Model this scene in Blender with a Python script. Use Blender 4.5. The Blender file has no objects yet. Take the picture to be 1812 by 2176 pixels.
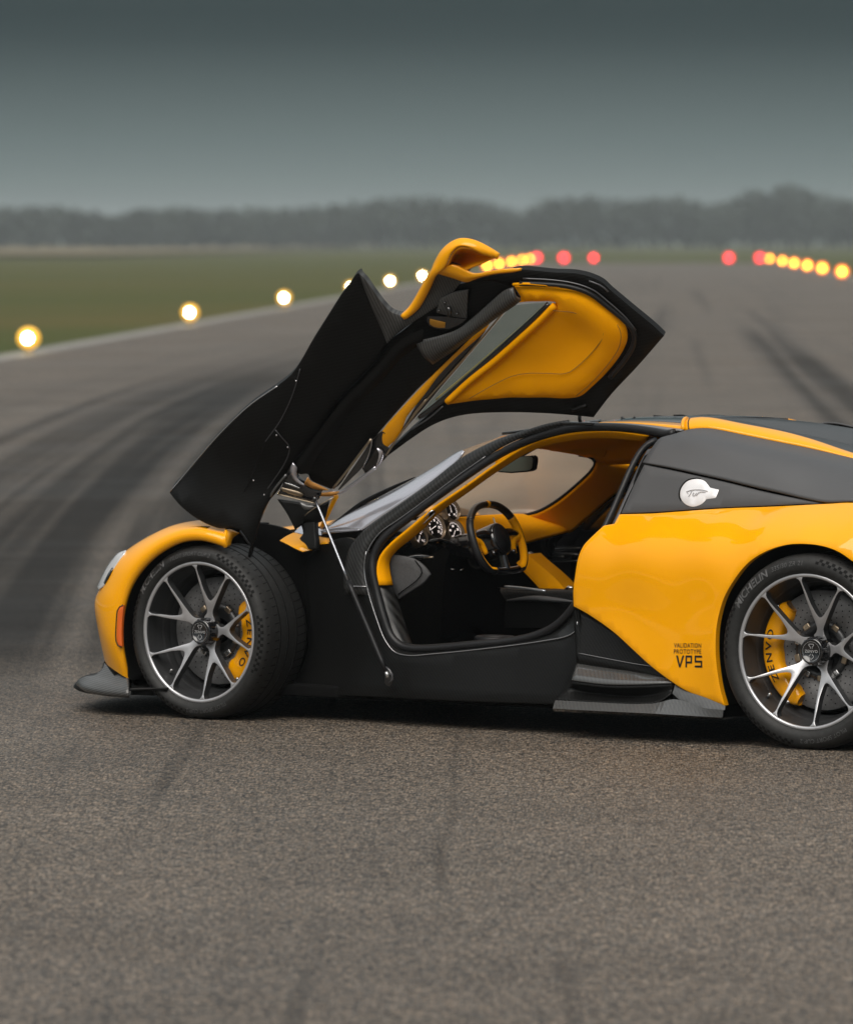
import bpy, bmesh, math, random
import numpy as np
from mathutils import Vector, Matrix
from mathutils.geometry import delaunay_2d_cdt

rad = math.radians
scene = bpy.context.scene
col = scene.collection

# ------------------------------------------------------------------ camera
# metres; the car stands along X (nose towards +X, left side towards +Y), the camera is behind and to its left
YAW = rad(33.0)
RIGHT = Vector((-math.cos(YAW), -math.sin(YAW), 0))
FWD = Vector((math.sin(YAW), -math.cos(YAW), 0))
CAM = -1.928 * RIGHT - 24.61 * FWD + Vector((0, 0, 1.885))
cam_data = bpy.data.cameras.new('camera')
cam = bpy.data.objects.new('camera', cam_data)
col.objects.link(cam)
cam.matrix_world = Matrix(((RIGHT.x, 0, -FWD.x, CAM.x), (RIGHT.y, 0, -FWD.y, CAM.y), (0, 1, 0, CAM.z), (0, 0, 0, 1)))
cam_data.sensor_fit = 'VERTICAL'
cam_data.sensor_height = 36.0
cam_data.lens = 36.0 * 13680 / 2176
cam_data.shift_y = -(1088 - 510) / 2176
cam_data.clip_start = 0.5
cam_data.clip_end = 6000
cam_data.dof.use_dof = True
cam_data.dof.focus_distance = 24.0
cam_data.dof.aperture_fstop = 5.0
scene.camera = cam

# ------------------------------------------------------------------ sky, sun, exposure
SUN_EL, SUN_AZ = rad(52), rad(104)      # azimuth measured from +X towards +Y
world = bpy.data.worlds.new('World')
scene.world = world
world.use_nodes = True
wn = world.node_tree
wn.nodes.clear()
w_out = wn.nodes.new('ShaderNodeOutputWorld')
w_bg = wn.nodes.new('ShaderNodeBackground')
w_bg.inputs['Strength'].default_value = 0.1
sky = wn.nodes.new('ShaderNodeTexSky')
sky.sky_type = 'NISHITA'
sky.sun_disc = False
sky.sun_elevation = SUN_EL
sky.sun_rotation = math.pi / 2 - SUN_AZ
sky.air_density = 1.0
sky.dust_density = 6.0
w_hs = wn.nodes.new('ShaderNodeHueSaturation')
w_hs.inputs['Saturation'].default_value = 0.22
w_hs.inputs['Value'].default_value = 0.06
w_tc = wn.nodes.new('ShaderNodeTexCoord')
w_sep = wn.nodes.new('ShaderNodeSeparateXYZ')
w_ramp = wn.nodes.new('ShaderNodeValToRGB')
# overcast: pale mist along the horizon, a slate cloud deck above it that thins out towards the zenith
stops = [(0.0, (0.93, 1.15, 1.10)), (0.013, (0.56, 0.76, 0.75)), (0.033, (0.07, 0.155, 0.17)), (0.12, (0.46, 0.56, 0.58)),
         (0.45, (2.3, 2.45, 2.5)), (1.0, (3.2, 3.4, 3.5))]
el = w_ramp.color_ramp.elements
el[0].position, el[0].color = stops[0][0], (*stops[0][1], 1)
el[1].position, el[1].color = stops[-1][0], (*stops[-1][1], 1)
for p, c in stops[1:-1]:
    e = el.new(p)
    e.color = (*c, 1)
w_add = wn.nodes.new('ShaderNodeMixRGB')
w_add.blend_type = 'ADD'
w_add.inputs['Fac'].default_value = 1.0
wn.links.new(w_tc.outputs['Generated'], w_sep.inputs[0])
wn.links.new(w_sep.outputs['Z'], w_ramp.inputs['Fac'])
wn.links.new(sky.outputs[0], w_hs.inputs['Color'])
wn.links.new(w_ramp.outputs['Color'], w_add.inputs['Color1'])
wn.links.new(w_hs.outputs['Color'], w_add.inputs['Color2'])
wn.links.new(w_add.outputs['Color'], w_bg.inputs['Color'])
wn.links.new(w_bg.outputs[0], w_out.inputs['Surface'])

sun_data = bpy.data.lights.new('sun', 'SUN')
sun_data.energy = 1.5
sun_data.angle = rad(55)
sun_data.color = (1.0, 0.93, 0.85)
sun = bpy.data.objects.new('sun', sun_data)
col.objects.link(sun)
sd = Vector((math.cos(SUN_EL) * math.cos(SUN_AZ), math.cos(SUN_EL) * math.sin(SUN_AZ), math.sin(SUN_EL)))
sun.rotation_euler = sd.to_track_quat('Z', 'Y').to_euler()

scene.view_settings.view_transform = 'Standard'
scene.view_settings.look = 'None'
scene.view_settings.gamma = 1.0
scene.view_settings.exposure = 1.05
scene.cycles.use_denoising = True
scene.cycles.max_bounces = 8
scene.cycles.transparent_max_bounces = 12

# ------------------------------------------------------------------ material helpers
def mat(name, color=(0.5, 0.5, 0.5), rough=0.5, metal=0.0, coat=0.0, coat_rough=0.05, spec=0.5, emis=None, estr=0.0, noise=0.0, nscale=40.0,
        bump=0.0, bscale=200.0, sheen=0.0):
    m = bpy.data.materials.new(name)
    m.use_nodes = True
    nt = m.node_tree
    b = nt.nodes['Principled BSDF']
    b.inputs['Base Color'].default_value = (*color, 1)
    b.inputs['Roughness'].default_value = rough
    b.inputs['Metallic'].default_value = metal
    b.inputs['Coat Weight'].default_value = coat
    b.inputs['Coat Roughness'].default_value = coat_rough
    b.inputs['Specular IOR Level'].default_value = spec
    b.inputs['Sheen Weight'].default_value = sheen
    if emis:
        b.inputs['Emission Color'].default_value = (*emis, 1)
        b.inputs['Emission Strength'].default_value = estr
    if noise or bump:
        tc = nt.nodes.new('ShaderNodeTexCoord')
    if noise:
        n = nt.nodes.new('ShaderNodeTexNoise')
        n.inputs['Scale'].default_value = nscale
        n.inputs['Detail'].default_value = 4
        nt.links.new(tc.outputs['Object'], n.inputs['Vector'])
        mr = nt.nodes.new('ShaderNodeMapRange')
        mr.inputs['From Min'].default_value = 0.25
        mr.inputs['From Max'].default_value = 0.75
        mr.inputs['To Min'].default_value = 1 - noise
        mr.inputs['To Max'].default_value = 1 + noise
        nt.links.new(n.outputs['Fac'], mr.inputs['Value'])
        mx = nt.nodes.new('ShaderNodeVectorMath')
        mx.operation = 'SCALE'
        mx.inputs[0].default_value = color
        nt.links.new(mr.outputs['Result'], mx.inputs['Scale'])
        nt.links.new(mx.outputs[0], b.inputs['Base Color'])
    if bump:
        n2 = nt.nodes.new('ShaderNodeTexNoise')
        n2.inputs['Scale'].default_value = bscale
        n2.inputs['Detail'].default_value = 3
        nt.links.new(tc.outputs['Object'], n2.inputs['Vector'])
        bp = nt.nodes.new('ShaderNodeBump')
        bp.inputs['Strength'].default_value = bump
        bp.inputs['Distance'].default_value = 0.002
        nt.links.new(n2.outputs['Fac'], bp.inputs['Height'])
        nt.links.new(bp.outputs[0], b.inputs['Normal'])
    return m

def carbon(name, dark=0.006, light=0.03, period=0.010, direction=(1, 0, 1), rough=0.35, coat=0.6, coat_rough=0.08, spec=0.4):
    """woven carbon fibre: fine twill ribs running across `direction`"""
    m = mat(name, (dark,) * 3, rough, 0, coat, coat_rough, spec)
    nt = m.node_tree
    b = nt.nodes['Principled BSDF']
    tc = nt.nodes.new('ShaderNodeTexCoord')
    dot = nt.nodes.new('ShaderNodeVectorMath')
    dot.operation = 'DOT_PRODUCT'
    d = Vector(direction).normalized()
    dot.inputs[1].default_value = d
    nt.links.new(tc.outputs['Object'], dot.inputs[0])
    mul = nt.nodes.new('ShaderNodeMath')
    mul.operation = 'MULTIPLY'
    mul.inputs[1].default_value = 2 * math.pi / period
    nt.links.new(dot.outputs['Value'], mul.inputs[0])
    sn = nt.nodes.new('ShaderNodeMath')
    sn.operation = 'SINE'
    nt.links.new(mul.outputs[0], sn.inputs[0])
    no = nt.nodes.new('ShaderNodeTexNoise')
    no.inputs['Scale'].default_value = 90
    nt.links.new(tc.outputs['Object'], no.inputs['Vector'])
    ad = nt.nodes.new('ShaderNodeMath')
    ad.operation = 'MULTIPLY_ADD'
    ad.inputs[1].default_value = 1.2
    nt.links.new(no.outputs['Fac'], ad.inputs[0])
    nt.links.new(sn.outputs[0], ad.inputs[2])
    mr = nt.nodes.new('ShaderNodeMapRange')
    mr.inputs['From Min'].default_value = -0.6
    mr.inputs['From Max'].default_value = 1.7
    nt.links.new(ad.outputs[0], mr.inputs['Value'])
    mx = nt.nodes.new('ShaderNodeMix')
    mx.data_type = 'RGBA'
    mx.inputs['A'].default_value = (dark, dark, dark, 1)
    mx.inputs['B'].default_value = (light, light, light * 0.97, 1)
    nt.links.new(mr.outputs['Result'], mx.inputs['Factor'])
    nt.links.new(mx.outputs['Result'], b.inputs['Base Color'])
    return m

M = {}
M['yellow'] = mat('yellow_paint', (0.88, 0.368, 0.0), 0.36, 0, 0.8, 0.03, 0.06)
M['trim'] = mat('yellow_suede', (0.86, 0.352, 0.0), 0.8, 0, 0, 0.1, 0.05, bump=0.2, bscale=420)
M['carbon'] = carbon('carbon_fibre', 0.003, 0.012, rough=0.4, coat=0.4, spec=0.25)
M['carbon_side'] = carbon('carbon_sill', 0.0015, 0.009, 0.011, (1, 0, -1.0), 0.45, 0.10, 0.15, 0.13)
M['carbon_band'] = carbon('carbon_pillar', 0.003, 0.034, 0.014, (1, 0, -0.75), 0.42, 0.25, 0.12, 0.25)
M['carbon_door'] = carbon('carbon_door', 0.0015, 0.0065, 0.012, (0.2, 0, 1), 0.5, 0.1, 0.2, 0.15)
M['carbon_grey'] = carbon('carbon_aero_lit', 0.050, 0.066, 0.012, (1, 0, -1.0), 0.25, 1.0, 0.08, 0.6)  # paler weave: light on the skirt's upward faces put into the colour
M['matte'] = mat('matte_graphite', (0.074, 0.075, 0.078), 0.52, 0.25, 0.0, 0.3, 0.5, noise=0.06, nscale=300, bump=0.15, bscale=900)
M['black'] = mat('satin_black', (0.004, 0.004, 0.004), 0.5, 0, 0, 0.1, 0.2)
M['void'] = mat('black_felt', (0.004, 0.004, 0.004), 0.9, 0, 0, 0.1, 0.1)
M['gloss'] = mat('gloss_black', (0.006, 0.006, 0.007), 0.12, 0, 1.0, 0.03, 0.5)
M['rubber'] = mat('seal_rubber', (0.008, 0.008, 0.009), 0.42, 0, 0, 0.1, 0.35)
M['tyre'] = mat('tyre_rubber', (0.016, 0.016, 0.0155), 0.6, 0, 0, 0.1, 0.35, noise=0.35, nscale=60, bump=0.3, bscale=300)
M['tyre_mark'] = mat('tyre_lettering', (0.085, 0.085, 0.086), 0.6, 0, 0, 0.1, 0.4)
M['tyre_dark'] = mat('tyre_groove', (0.003, 0.003, 0.003), 0.8, 0, 0, 0.1, 0.2)
M['rim_face'] = mat('machined_alloy', (0.50, 0.50, 0.515), 0.30, 0.6, 0.2, 0.1, 0.5, noise=0.06, nscale=30)
M['rim_dark'] = mat('anthracite_alloy', (0.045, 0.046, 0.048), 0.4, 0.4, 0.2, 0.1, 0.5)
M['disc'] = mat('carbon_ceramic', (0.17, 0.17, 0.172), 0.5, 0.2, 0, 0.1, 0.5, noise=0.2, nscale=80)
M['bronze'] = mat('bronze_metal', (0.45, 0.36, 0.26), 0.28, 0.9)
M['steel'] = mat('brushed_steel', (0.5, 0.5, 0.5), 0.25, 0.9)
M['chrome'] = mat('polished_metal', (0.75, 0.75, 0.76), 0.1, 1.0)
M['white'] = mat('white_print', (0.75, 0.75, 0.73), 0.5)
M['ink'] = mat('black_print', (0.008, 0.007, 0.006), 0.5)
M['orange'] = mat('amber_marker', (0.75, 0.13, 0.01), 0.2, 0, 1.0)
M['cap'] = mat('brushed_aluminium', (0.80, 0.79, 0.80), 0.38, 0.35, 0.2)
M['pillar'] = mat('pale_sky_sheen', (0.62, 0.61, 0.66), 0.18, 0.7, 0.6)  # sky reflection on black gloss put into a pale base colour
M['mirror'] = mat('mirror_glass', (0.30, 0.36, 0.34), 0.04, 1.0)

def glass_material(name, tint, alpha, rough=0.02, veil=(0.5, 0.5, 0.5)):
    """clear pane: mostly transparent, with a faint film and a sharp reflection"""
    m = bpy.data.materials.new(name)
    m.use_nodes = True
    nt = m.node_tree
    nt.nodes.clear()
    out = nt.nodes.new('ShaderNodeOutputMaterial')
    tr = nt.nodes.new('ShaderNodeBsdfTransparent')
    tr.inputs[0].default_value = (*tint, 1)
    df = nt.nodes.new('ShaderNodeBsdfDiffuse')
    df.inputs[0].default_value = (*veil, 1)
    gl = nt.nodes.new('ShaderNodeBsdfGlossy')
    gl.inputs['Roughness'].default_value = rough
    m1 = nt.nodes.new('ShaderNodeMixShader')
    m1.inputs[0].default_value = alpha
    m2 = nt.nodes.new('ShaderNodeMixShader')
    lw = nt.nodes.new('ShaderNodeLayerWeight')
    pw = nt.nodes.new('ShaderNodeMath')
    pw.operation = 'POWER'
    pw.inputs[1].default_value = 4.0
    nt.links.new(lw.outputs['Facing'], pw.inputs[0])
    fr = nt.nodes.new('ShaderNodeMath')
    fr.operation = 'MULTIPLY_ADD'
    fr.inputs[1].default_value = 0.6
    fr.inputs[2].default_value = 0.04
    nt.links.new(pw.outputs[0], fr.inputs[0])
    nt.links.new(tr.outputs[0], m1.inputs[1])
    tl = nt.nodes.new('ShaderNodeBsdfTranslucent')
    tl.inputs[0].default_value = (*veil, 1)
    m0 = nt.nodes.new('ShaderNodeMixShader')
    m0.inputs[0].default_value = 0.6
    nt.links.new(df.outputs[0], m0.inputs[1])
    nt.links.new(tl.outputs[0], m0.inputs[2])
    nt.links.new(m0.outputs[0], m1.inputs[2])
    nt.links.new(fr.outputs[0], m2.inputs[0])
    nt.links.new(m1.outputs[0], m2.inputs[1])
    nt.links.new(gl.outputs[0], m2.inputs[2])
    nt.links.new(m2.outputs[0], out.inputs['Surface'])
    return m

M['glass'] = glass_material('window_glass', (0.75, 0.82, 0.80), 0.06)
M['windscreen'] = glass_material('windscreen_glass', (0.98, 0.95, 0.90), 0.38, 0.03, (0.98, 0.68, 0.44))  # peach colour in the pane stands in for warm reflections

# ------------------------------------------------------------------ geometry helpers
def add_object(name, mesh, material=None, parent=None):
    o = bpy.data.objects.new(name, mesh)
    if material is not None and len(mesh.materials) == 0:
        for mm in (material if isinstance(material, (list, tuple)) else [material]):
            mesh.materials.append(mm)
    col.objects.link(o)
    o.parent = parent
    return o

def make(name, verts, faces, material, parent=None, smooth=True, mids=None):
    me = bpy.data.meshes.new(name)
    me.from_pydata([tuple(v) for v in verts], [], faces)
    me.validate()
    o = add_object(name, me, material, parent)
    if mids is not None:
        for p, i in zip(me.polygons, mids):
            p.material_index = i
    if smooth:
        me.shade_smooth()
    return o

def mirrored(o):
    """the same piece on the car's right side"""
    me = o.data.copy()
    for v in me.vertices:
        v.co.y = -v.co.y
    me.flip_normals()
    m = o.copy()
    m.data = me
    col.objects.link(m)
    for ch in list(o.children):
        c = mirrored(ch)
        c.parent = m
    return m

def tag(o, label, category, group=None, kind=None):
    o['label'] = label
    o['category'] = category
    if group:
        o['group'] = group
    if kind:
        o['kind'] = kind
    return o

def empty(name, loc=(0, 0, 0)):
    e = bpy.data.objects.new(name, None)
    e.location = loc
    col.objects.link(e)
    return e

def spline(pts, step=None, n=None, closed=False):
    """Catmull-Rom curve through the points, sampled evenly"""
    P = [Vector(p) for p in pts]
    if len(P) == 2 and not closed:
        L = (P[1] - P[0]).length
        k = n - 1 if n else max(1, int(round(L / step)))
        return [P[0].lerp(P[1], i / k) for i in range(k + 1)]
    N = len(P)
    dense = []
    segs = N if closed else N - 1
    for i in range(segs):
        p1, p2 = P[i], P[(i + 1) % N]
        p0 = P[(i - 1) % N] if (closed or i > 0) else p1 * 2 - p2
        p3 = P[(i + 2) % N] if (closed or i + 2 < N) else p2 * 2 - p1
        d1 = max((p1 - p0).length, 1e-6) ** 0.5
        d2 = max((p2 - p1).length, 1e-6) ** 0.5
        d3 = max((p3 - p2).length, 1e-6) ** 0.5
        m1 = (p2 - p1) + ((p1 - p0) / d1 - (p2 - p0) / (d1 + d2)) * d2
        m2 = (p2 - p1) + ((p3 - p2) / d3 - (p3 - p1) / (d2 + d3)) * d2
        for k in range(12):
            t = k / 12
            t2, t3 = t * t, t * t * t
            dense.append(p1 * (2 * t3 - 3 * t2 + 1) + m1 * (t3 - 2 * t2 + t) + p2 * (-2 * t3 + 3 * t2) + m2 * (t3 - t2))
    if not closed:
        dense.append(P[-1])
    else:
        dense.append(P[0])
    acc = [0]
    for a, b in zip(dense, dense[1:]):
        acc.append(acc[-1] + (b - a).length)
    L = acc[-1]
    k = (n - 1 if not closed else n) if n else max(2, int(round(L / step)))
    out, j = [], 0
    for i in range(k + 1):
        s = L * i / k
        while j < len(acc) - 2 and acc[j + 1] < s:
            j += 1
        t = (s - acc[j]) / max(acc[j + 1] - acc[j], 1e-9)
        out.append(dense[j].lerp(dense[j + 1], min(1, max(0, t))))
    if closed:
        out.pop()
    return out

class Height:
    """thin-plate surface h(u, v) through given points"""
    def __init__(self, pts, smooth=1e-4):
        A, seen = [], []
        for p in pts:
            if all((p[0] - q[0]) ** 2 + (p[1] - q[1]) ** 2 > 1e-5 for q in seen):
                seen.append(p)
                A.append(p)
        A = np.array(A, float)
        self.c = A[:, :2]
        n = len(A)
        K = self.k(self.c) + np.eye(n) * smooth
        P = np.c_[np.ones(n), self.c]
        top = np.c_[K, P]
        bot = np.c_[P.T, np.zeros((3, 3))]
        self.w = np.linalg.lstsq(np.r_[top, bot], np.r_[A[:, 2], 0, 0, 0], rcond=None)[0]
    def k(self, q):
        d2 = ((q[:, None, :] - self.c[None]) ** 2).sum(-1)
        return 0.5 * d2 * np.log(d2 + 1e-12)
    def __call__(self, q):
        q = np.atleast_2d(np.array(q, float))
        n = len(self.c)
        return self.k(q) @ self.w[:n] + np.c_[np.ones(len(q)), q] @ self.w[n:]

SIDE = (Vector((0, 0, 0)), Vector((1, 0, 0)), Vector((0, 0, 1)), Vector((0, 1, 0)))     # body side: u = X, v = Z, outwards = Y

def inside(poly, q):
    """even-odd test and distance to the outline, for many points"""
    x, y = q[:, 0][:, None], q[:, 1][:, None]
    a, b = poly, np.roll(poly, -1, 0)
    cond = (a[:, 1] > y) != (b[:, 1] > y)
    xi = (b[:, 0] - a[:, 0]) * (y - a[:, 1]) / (b[:, 1] - a[:, 1] + 1e-15) + a[:, 0]
    ins = (cond & (x < xi)).sum(1) % 2 == 1
    ab = b - a
    t = np.clip(((x - a[:, 0]) * ab[:, 0] + (y - a[:, 1]) * ab[:, 1]) / ((ab ** 2).sum(1) + 1e-15), 0, 1)
    d = np.hypot(x - a[:, 0] - t * ab[:, 0], y - a[:, 1] - t * ab[:, 1]).min(1)
    return ins, d

def patch(name, segs, material, parent=None, thick=0.012, res=0.03, ctrl=(), frame=SIDE, rnd=0.003, step=0.012, hfun=None, side_mat=None,
          smooth=6e-4):
    """panel cut to an outline (each segment a smooth curve) lying on a gently curved surface, with real edges and a back"""
    o, U, V, N = frame
    B = []
    for s in segs:
        B += spline(s, step)[:-1]
    given = [p for s in segs for p in s] + list(ctrl)
    if hfun is None:
        hf = Height([((Vector(p) - o).dot(U), (Vector(p) - o).dot(V), (Vector(p) - o).dot(N)) for p in given], smooth)
    else:
        hf = hfun
    poly = np.array([((p - o).dot(U), (p - o).dot(V)) for p in B])
    nb = len(poly)
    area = 0.5 * np.sum(poly[:, 0] * np.roll(poly[:, 1], -1) - np.roll(poly[:, 0], -1) * poly[:, 1])
    if area < 0:
        poly = poly[::-1].copy()
    lo, hi = poly.min(0), poly.max(0)
    gx = np.arange(lo[0] + res / 2, hi[0], res)
    gy = np.arange(lo[1] + res / 2, hi[1], res)
    pts = []
    if len(gx) and len(gy):
        q = np.array([(x + (res / 2 if j % 2 else 0), y) for j, y in enumerate(gy) for x in gx])
        ins, d = inside(poly, q)
        pts = list(q[ins & (d > res * 0.45)])
    tang = np.roll(poly, -1, 0) - np.roll(poly, 1, 0)
    nrm = np.c_[-tang[:, 1], tang[:, 0]] / (np.hypot(tang[:, 0], tang[:, 1])[:, None] + 1e-12)
    off = max(rnd * 1.6, 0.003)
    ring = poly + nrm * off
    ins, d = inside(poly, ring)
    ring = list(ring[ins & (d > off * 0.85)])
    allp = [Vector(p) for p in poly] + [Vector(p) for p in ring] + [Vector(p) for p in pts]
    vo, eo, fo, ov, oe, of = delaunay_2d_cdt(allp, [], [list(range(nb))], 1, 1e-6)
    uv = np.array([(v.x, v.y) for v in vo])
    h = hf(uv)
    isb = np.array([any(i < nb for i in src) for src in ov])
    h = h - isb * rnd
    verts = [o + U * a + V * b + N * c for (a, b), c in zip(uv, h)]
    faces = [list(f) for f in fo if len(f) >= 3]
    # orient towards N
    fixed = []
    for f in faces:
        a, b, c = (uv[f[0]], uv[f[1]], uv[f[2]])
        s = (b[0] - a[0]) * (c[1] - a[1]) - (b[1] - a[1]) * (c[0] - a[0])
        if abs(s) < 1e-12:
            continue
        fixed.append(f if s > 0 else f[::-1])
    flip = U.cross(V).dot(N) < 0
    if flip:
        fixed = [f[::-1] for f in fixed]
    n = len(verts)
    allv, allf, mids = list(verts), list(fixed), [0] * len(fixed)
    if thick:
        cnt = {}
        for f in fixed:
            for a, b in zip(f, f[1:] + f[:1]):
                cnt[(a, b)] = cnt.get((a, b), 0) + 1
        allv += [v - N * thick for v in verts]
        allf += [[i + n for i in f[::-1]] for f in fixed]
        mids += [1 if side_mat else 0] * len(fixed)
        for (a, b) in cnt:
            if (b, a) not in cnt:
                k = len(allv)
                allv += [verts[a], verts[b], verts[b] - N * thick, verts[a] - N * thick]
                allf.append([k + 1, k, k + 3, k + 2])
                mids.append(1 if side_mat else 0)
    mats = [material, side_mat] if side_mat else [material]
    return make(name, allv, allf, mats, parent, True, mids if side_mat else None)

def loft(name, rows, material, parent=None, nu=24, nv=None, thick=0.0, close_u=False, close_v=False, smooth=True):
    """smooth skin over rows of points (rows run along the piece)"""
    R = [spline(r, n=nu, closed=close_u) for r in rows]
    k = len(R[0])
    if nv:
        cols = [spline([r[i] for r in R], n=nv, closed=close_v) for i in range(k)]
        R = [[c[j] for c in cols] for j in range(len(cols[0]))]
    m = len(R)
    verts = [p for r in R for p in r]
    faces = []
    for j in range(m if close_v else m - 1):
        for i in range(k if close_u else k - 1):
            a, b = j * k + i, j * k + (i + 1) % k
            c, d = ((j + 1) % m) * k + (i + 1) % k, ((j + 1) % m) * k + i
            faces.append((a, b, c, d))
    ob = make(name, verts, faces, material, parent, smooth)
    if thick:
        md = ob.modifiers.new('thickness', 'SOLIDIFY')
        md.thickness = abs(thick)
        md.offset = -1 if thick > 0 else 1
    return ob

def tube(name, pts, r, material, parent=None, closed=False, seg=10, step=0.02, flat=1.0, up=None, raw=False, caps=True):
    P = [Vector(p) for p in pts] if raw else spline(pts, step, closed=closed)
    n = len(P)
    rr = r if callable(r) else (lambda t: r)
    verts, faces = [], []
    nrm = None
    for i, p in enumerate(P):
        t = (P[(i + 1) % n] - P[i - 1]) if closed else (P[min(i + 1, n - 1)] - P[max(i - 1, 0)])
        t.normalize()
        if up is not None:
            nrm = Vector(up) - t * Vector(up).dot(t)
        elif nrm is None:
            a = Vector((0, 0, 1)) if abs(t.z) < 0.9 else Vector((1, 0, 0))
            nrm = a - t * a.dot(t)
        else:
            nrm = nrm - t * nrm.dot(t)
        nrm.normalize()
        b = t.cross(nrm)
        q = rr(i / max(1, n - 1))
        for s in range(seg):
            a = 2 * math.pi * s / seg
            verts.append(p + nrm * math.cos(a) * q + b * math.sin(a) * q * flat)
    for i in range(n if closed else n - 1):
        for s in range(seg):
            a, b2 = i * seg + s, i * seg + (s + 1) % seg
            c, d = ((i + 1) % n) * seg + (s + 1) % seg, ((i + 1) % n) * seg + s
            faces.append((a, b2, c, d))
    if not closed and caps:
        faces.append(tuple(range(seg))[::-1])
        faces.append(tuple((n - 1) * seg + s for s in range(seg)))
    return make(name, verts, faces, material, parent)

def box(name, size, loc, material, parent=None, bevel=0.004, rot=None):
    bm = bmesh.new()
    bmesh.ops.create_cube(bm, size=1.0)
    for v in bm.verts:
        v.co = Vector((v.co.x * size[0], v.co.y * size[1], v.co.z * size[2]))
    if bevel:
        bmesh.ops.bevel(bm, geom=bm.edges[:], offset=bevel, segments=2, affect='EDGES', profile=0.5)
    R = rot if rot is not None else Matrix.Identity(3)
    for v in bm.verts:
        v.co = R @ v.co + Vector(loc)
    me = bpy.data.meshes.new(name)
    bm.to_mesh(me)
    bm.free()
    o = add_object(name, me, material, parent)
    me.shade_smooth()
    md = o.modifiers.new('n', 'WEIGHTED_NORMAL')
    return o

def ball(name, size, loc, material, parent=None, seg=24, rot=None):
    bm = bmesh.new()
    bmesh.ops.create_uvsphere(bm, u_segments=seg, v_segments=seg // 2, radius=1.0)
    R = rot if rot is not None else Matrix.Identity(3)
    for v in bm.verts:
        v.co = R @ Vector((v.co.x * size[0], v.co.y * size[1], v.co.z * size[2])) + Vector(loc)
    me = bpy.data.meshes.new(name)
    bm.to_mesh(me)
    bm.free()
    o = add_object(name, me, material, parent)
    me.shade_smooth()
    return o

def turned(name, profile, material, parent=None, seg=96, a0=0.0, a1=2 * math.pi, at=lambda r, a, y: Vector((-r * math.cos(a), y, r * math.sin(a))), mids=None):
    """body of revolution about the wheel axle: profile of (radius, outboard offset)"""
    full = abs(a1 - a0 - 2 * math.pi) < 1e-6
    m = seg if full else seg + 1
    verts = [at(r, a0 + (a1 - a0) * i / seg, y) for i in range(m) for (r, y) in profile]
    k = len(profile)
    faces, mi = [], []
    for i in range(seg):
        for j in range(k - 1):
            i2 = (i + 1) % m
            faces.append((i * k + j, i * k + j + 1, i2 * k + j + 1, i2 * k + j))
            mi.append(mids[j] if mids else 0)
    if not full:
        faces.append(tuple(range(k)))
        faces.append(tuple((m - 1) * k + j for j in range(k))[::-1])
        mi += [0, 0]
    return make(name, verts, faces, material, parent, True, mi if mids else None)

def text_geometry(s, size=1.0, spacing=1.0, bold=0.0, shear=0.0, align='CENTER'):
    cu = bpy.data.curves.new('lettering', 'FONT')
    cu.body = s
    cu.size = size
    cu.align_x = align
    cu.space_character = spacing
    cu.offset = bold
    cu.shear = shear
    cu.resolution_u = 4
    ob = bpy.data.objects.new('lettering', cu)
    col.objects.link(ob)
    bpy.context.view_layer.update()
    me = ob.evaluated_get(bpy.context.evaluated_depsgraph_get()).to_mesh()
    v = [tuple(p.co) for p in me.vertices]
    f = [tuple(p.vertices) for p in me.polygons]
    bpy.data.objects.remove(ob)
    bpy.data.curves.remove(cu)
    return v, f

def arc_text(name, s, r, a_mid, size, y, material, parent, spacing=1.0, bold=0.0, shear=0.0, squash=1.0):
    """lettering running clockwise round an axle, tops outwards"""
    v, f = text_geometry(s, size, spacing, bold, shear)
    out = []
    for p in v:
        a = a_mid - p[0] / r
        q = r + (p[1] - size * 0.35) * squash
        out.append((-q * math.cos(a), y(q) if callable(y) else y, q * math.sin(a)))
    return make(name, out, f, material, parent, False)

def flat_text(name, s, origin, ux, uy, size, material, parent, spacing=1.0, bold=0.0, shear=0.0, hf=None, align='CENTER'):
    v, f = text_geometry(s, size, spacing, bold, shear, align)
    o, ux, uy = Vector(origin), Vector(ux), Vector(uy)
    out = [o + ux * p[0] + uy * p[1] for p in v]
    if hf:
        out = [hf(p) for p in out]
    return make(name, out, f, material, parent, False)


# ================================================================== the place
RUN = (FWD + 0.0371 * RIGHT).normalized()          # the runway's direction
ACR = Vector((RUN.y, -RUN.x, 0))                   # across it, towards the right
if ACR.dot(RIGHT) < 0:
    ACR = -ACR
BASE = Vector((CAM.x, CAM.y, 0))

def on_field(along, across, z=0.0):
    return BASE + RUN * along + ACR * across + Vector((0, 0, z))

def sheet(name, a0, a1, c0, c1, z, material, parent=None, na=1, nc=1):
    verts = [on_field(a0 + (a1 - a0) * i / na, c0 + (c1 - c0) * j / nc, z) for i in range(na + 1) for j in range(nc + 1)]
    faces = [(i * (nc + 1) + j, i * (nc + 1) + j + 1, (i + 1) * (nc + 1) + j + 1, (i + 1) * (nc + 1) + j) for i in range(na) for j in range(nc)]
    return make(name, verts, faces, material, parent, False)

def node(nt, kind, **kw):
    n = nt.nodes.new(kind)
    for k, v in kw.items():
        if k == 'op':
            n.operation = v
        elif isinstance(k, str) and hasattr(n, k):
            setattr(n, k, v)
    return n

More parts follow.
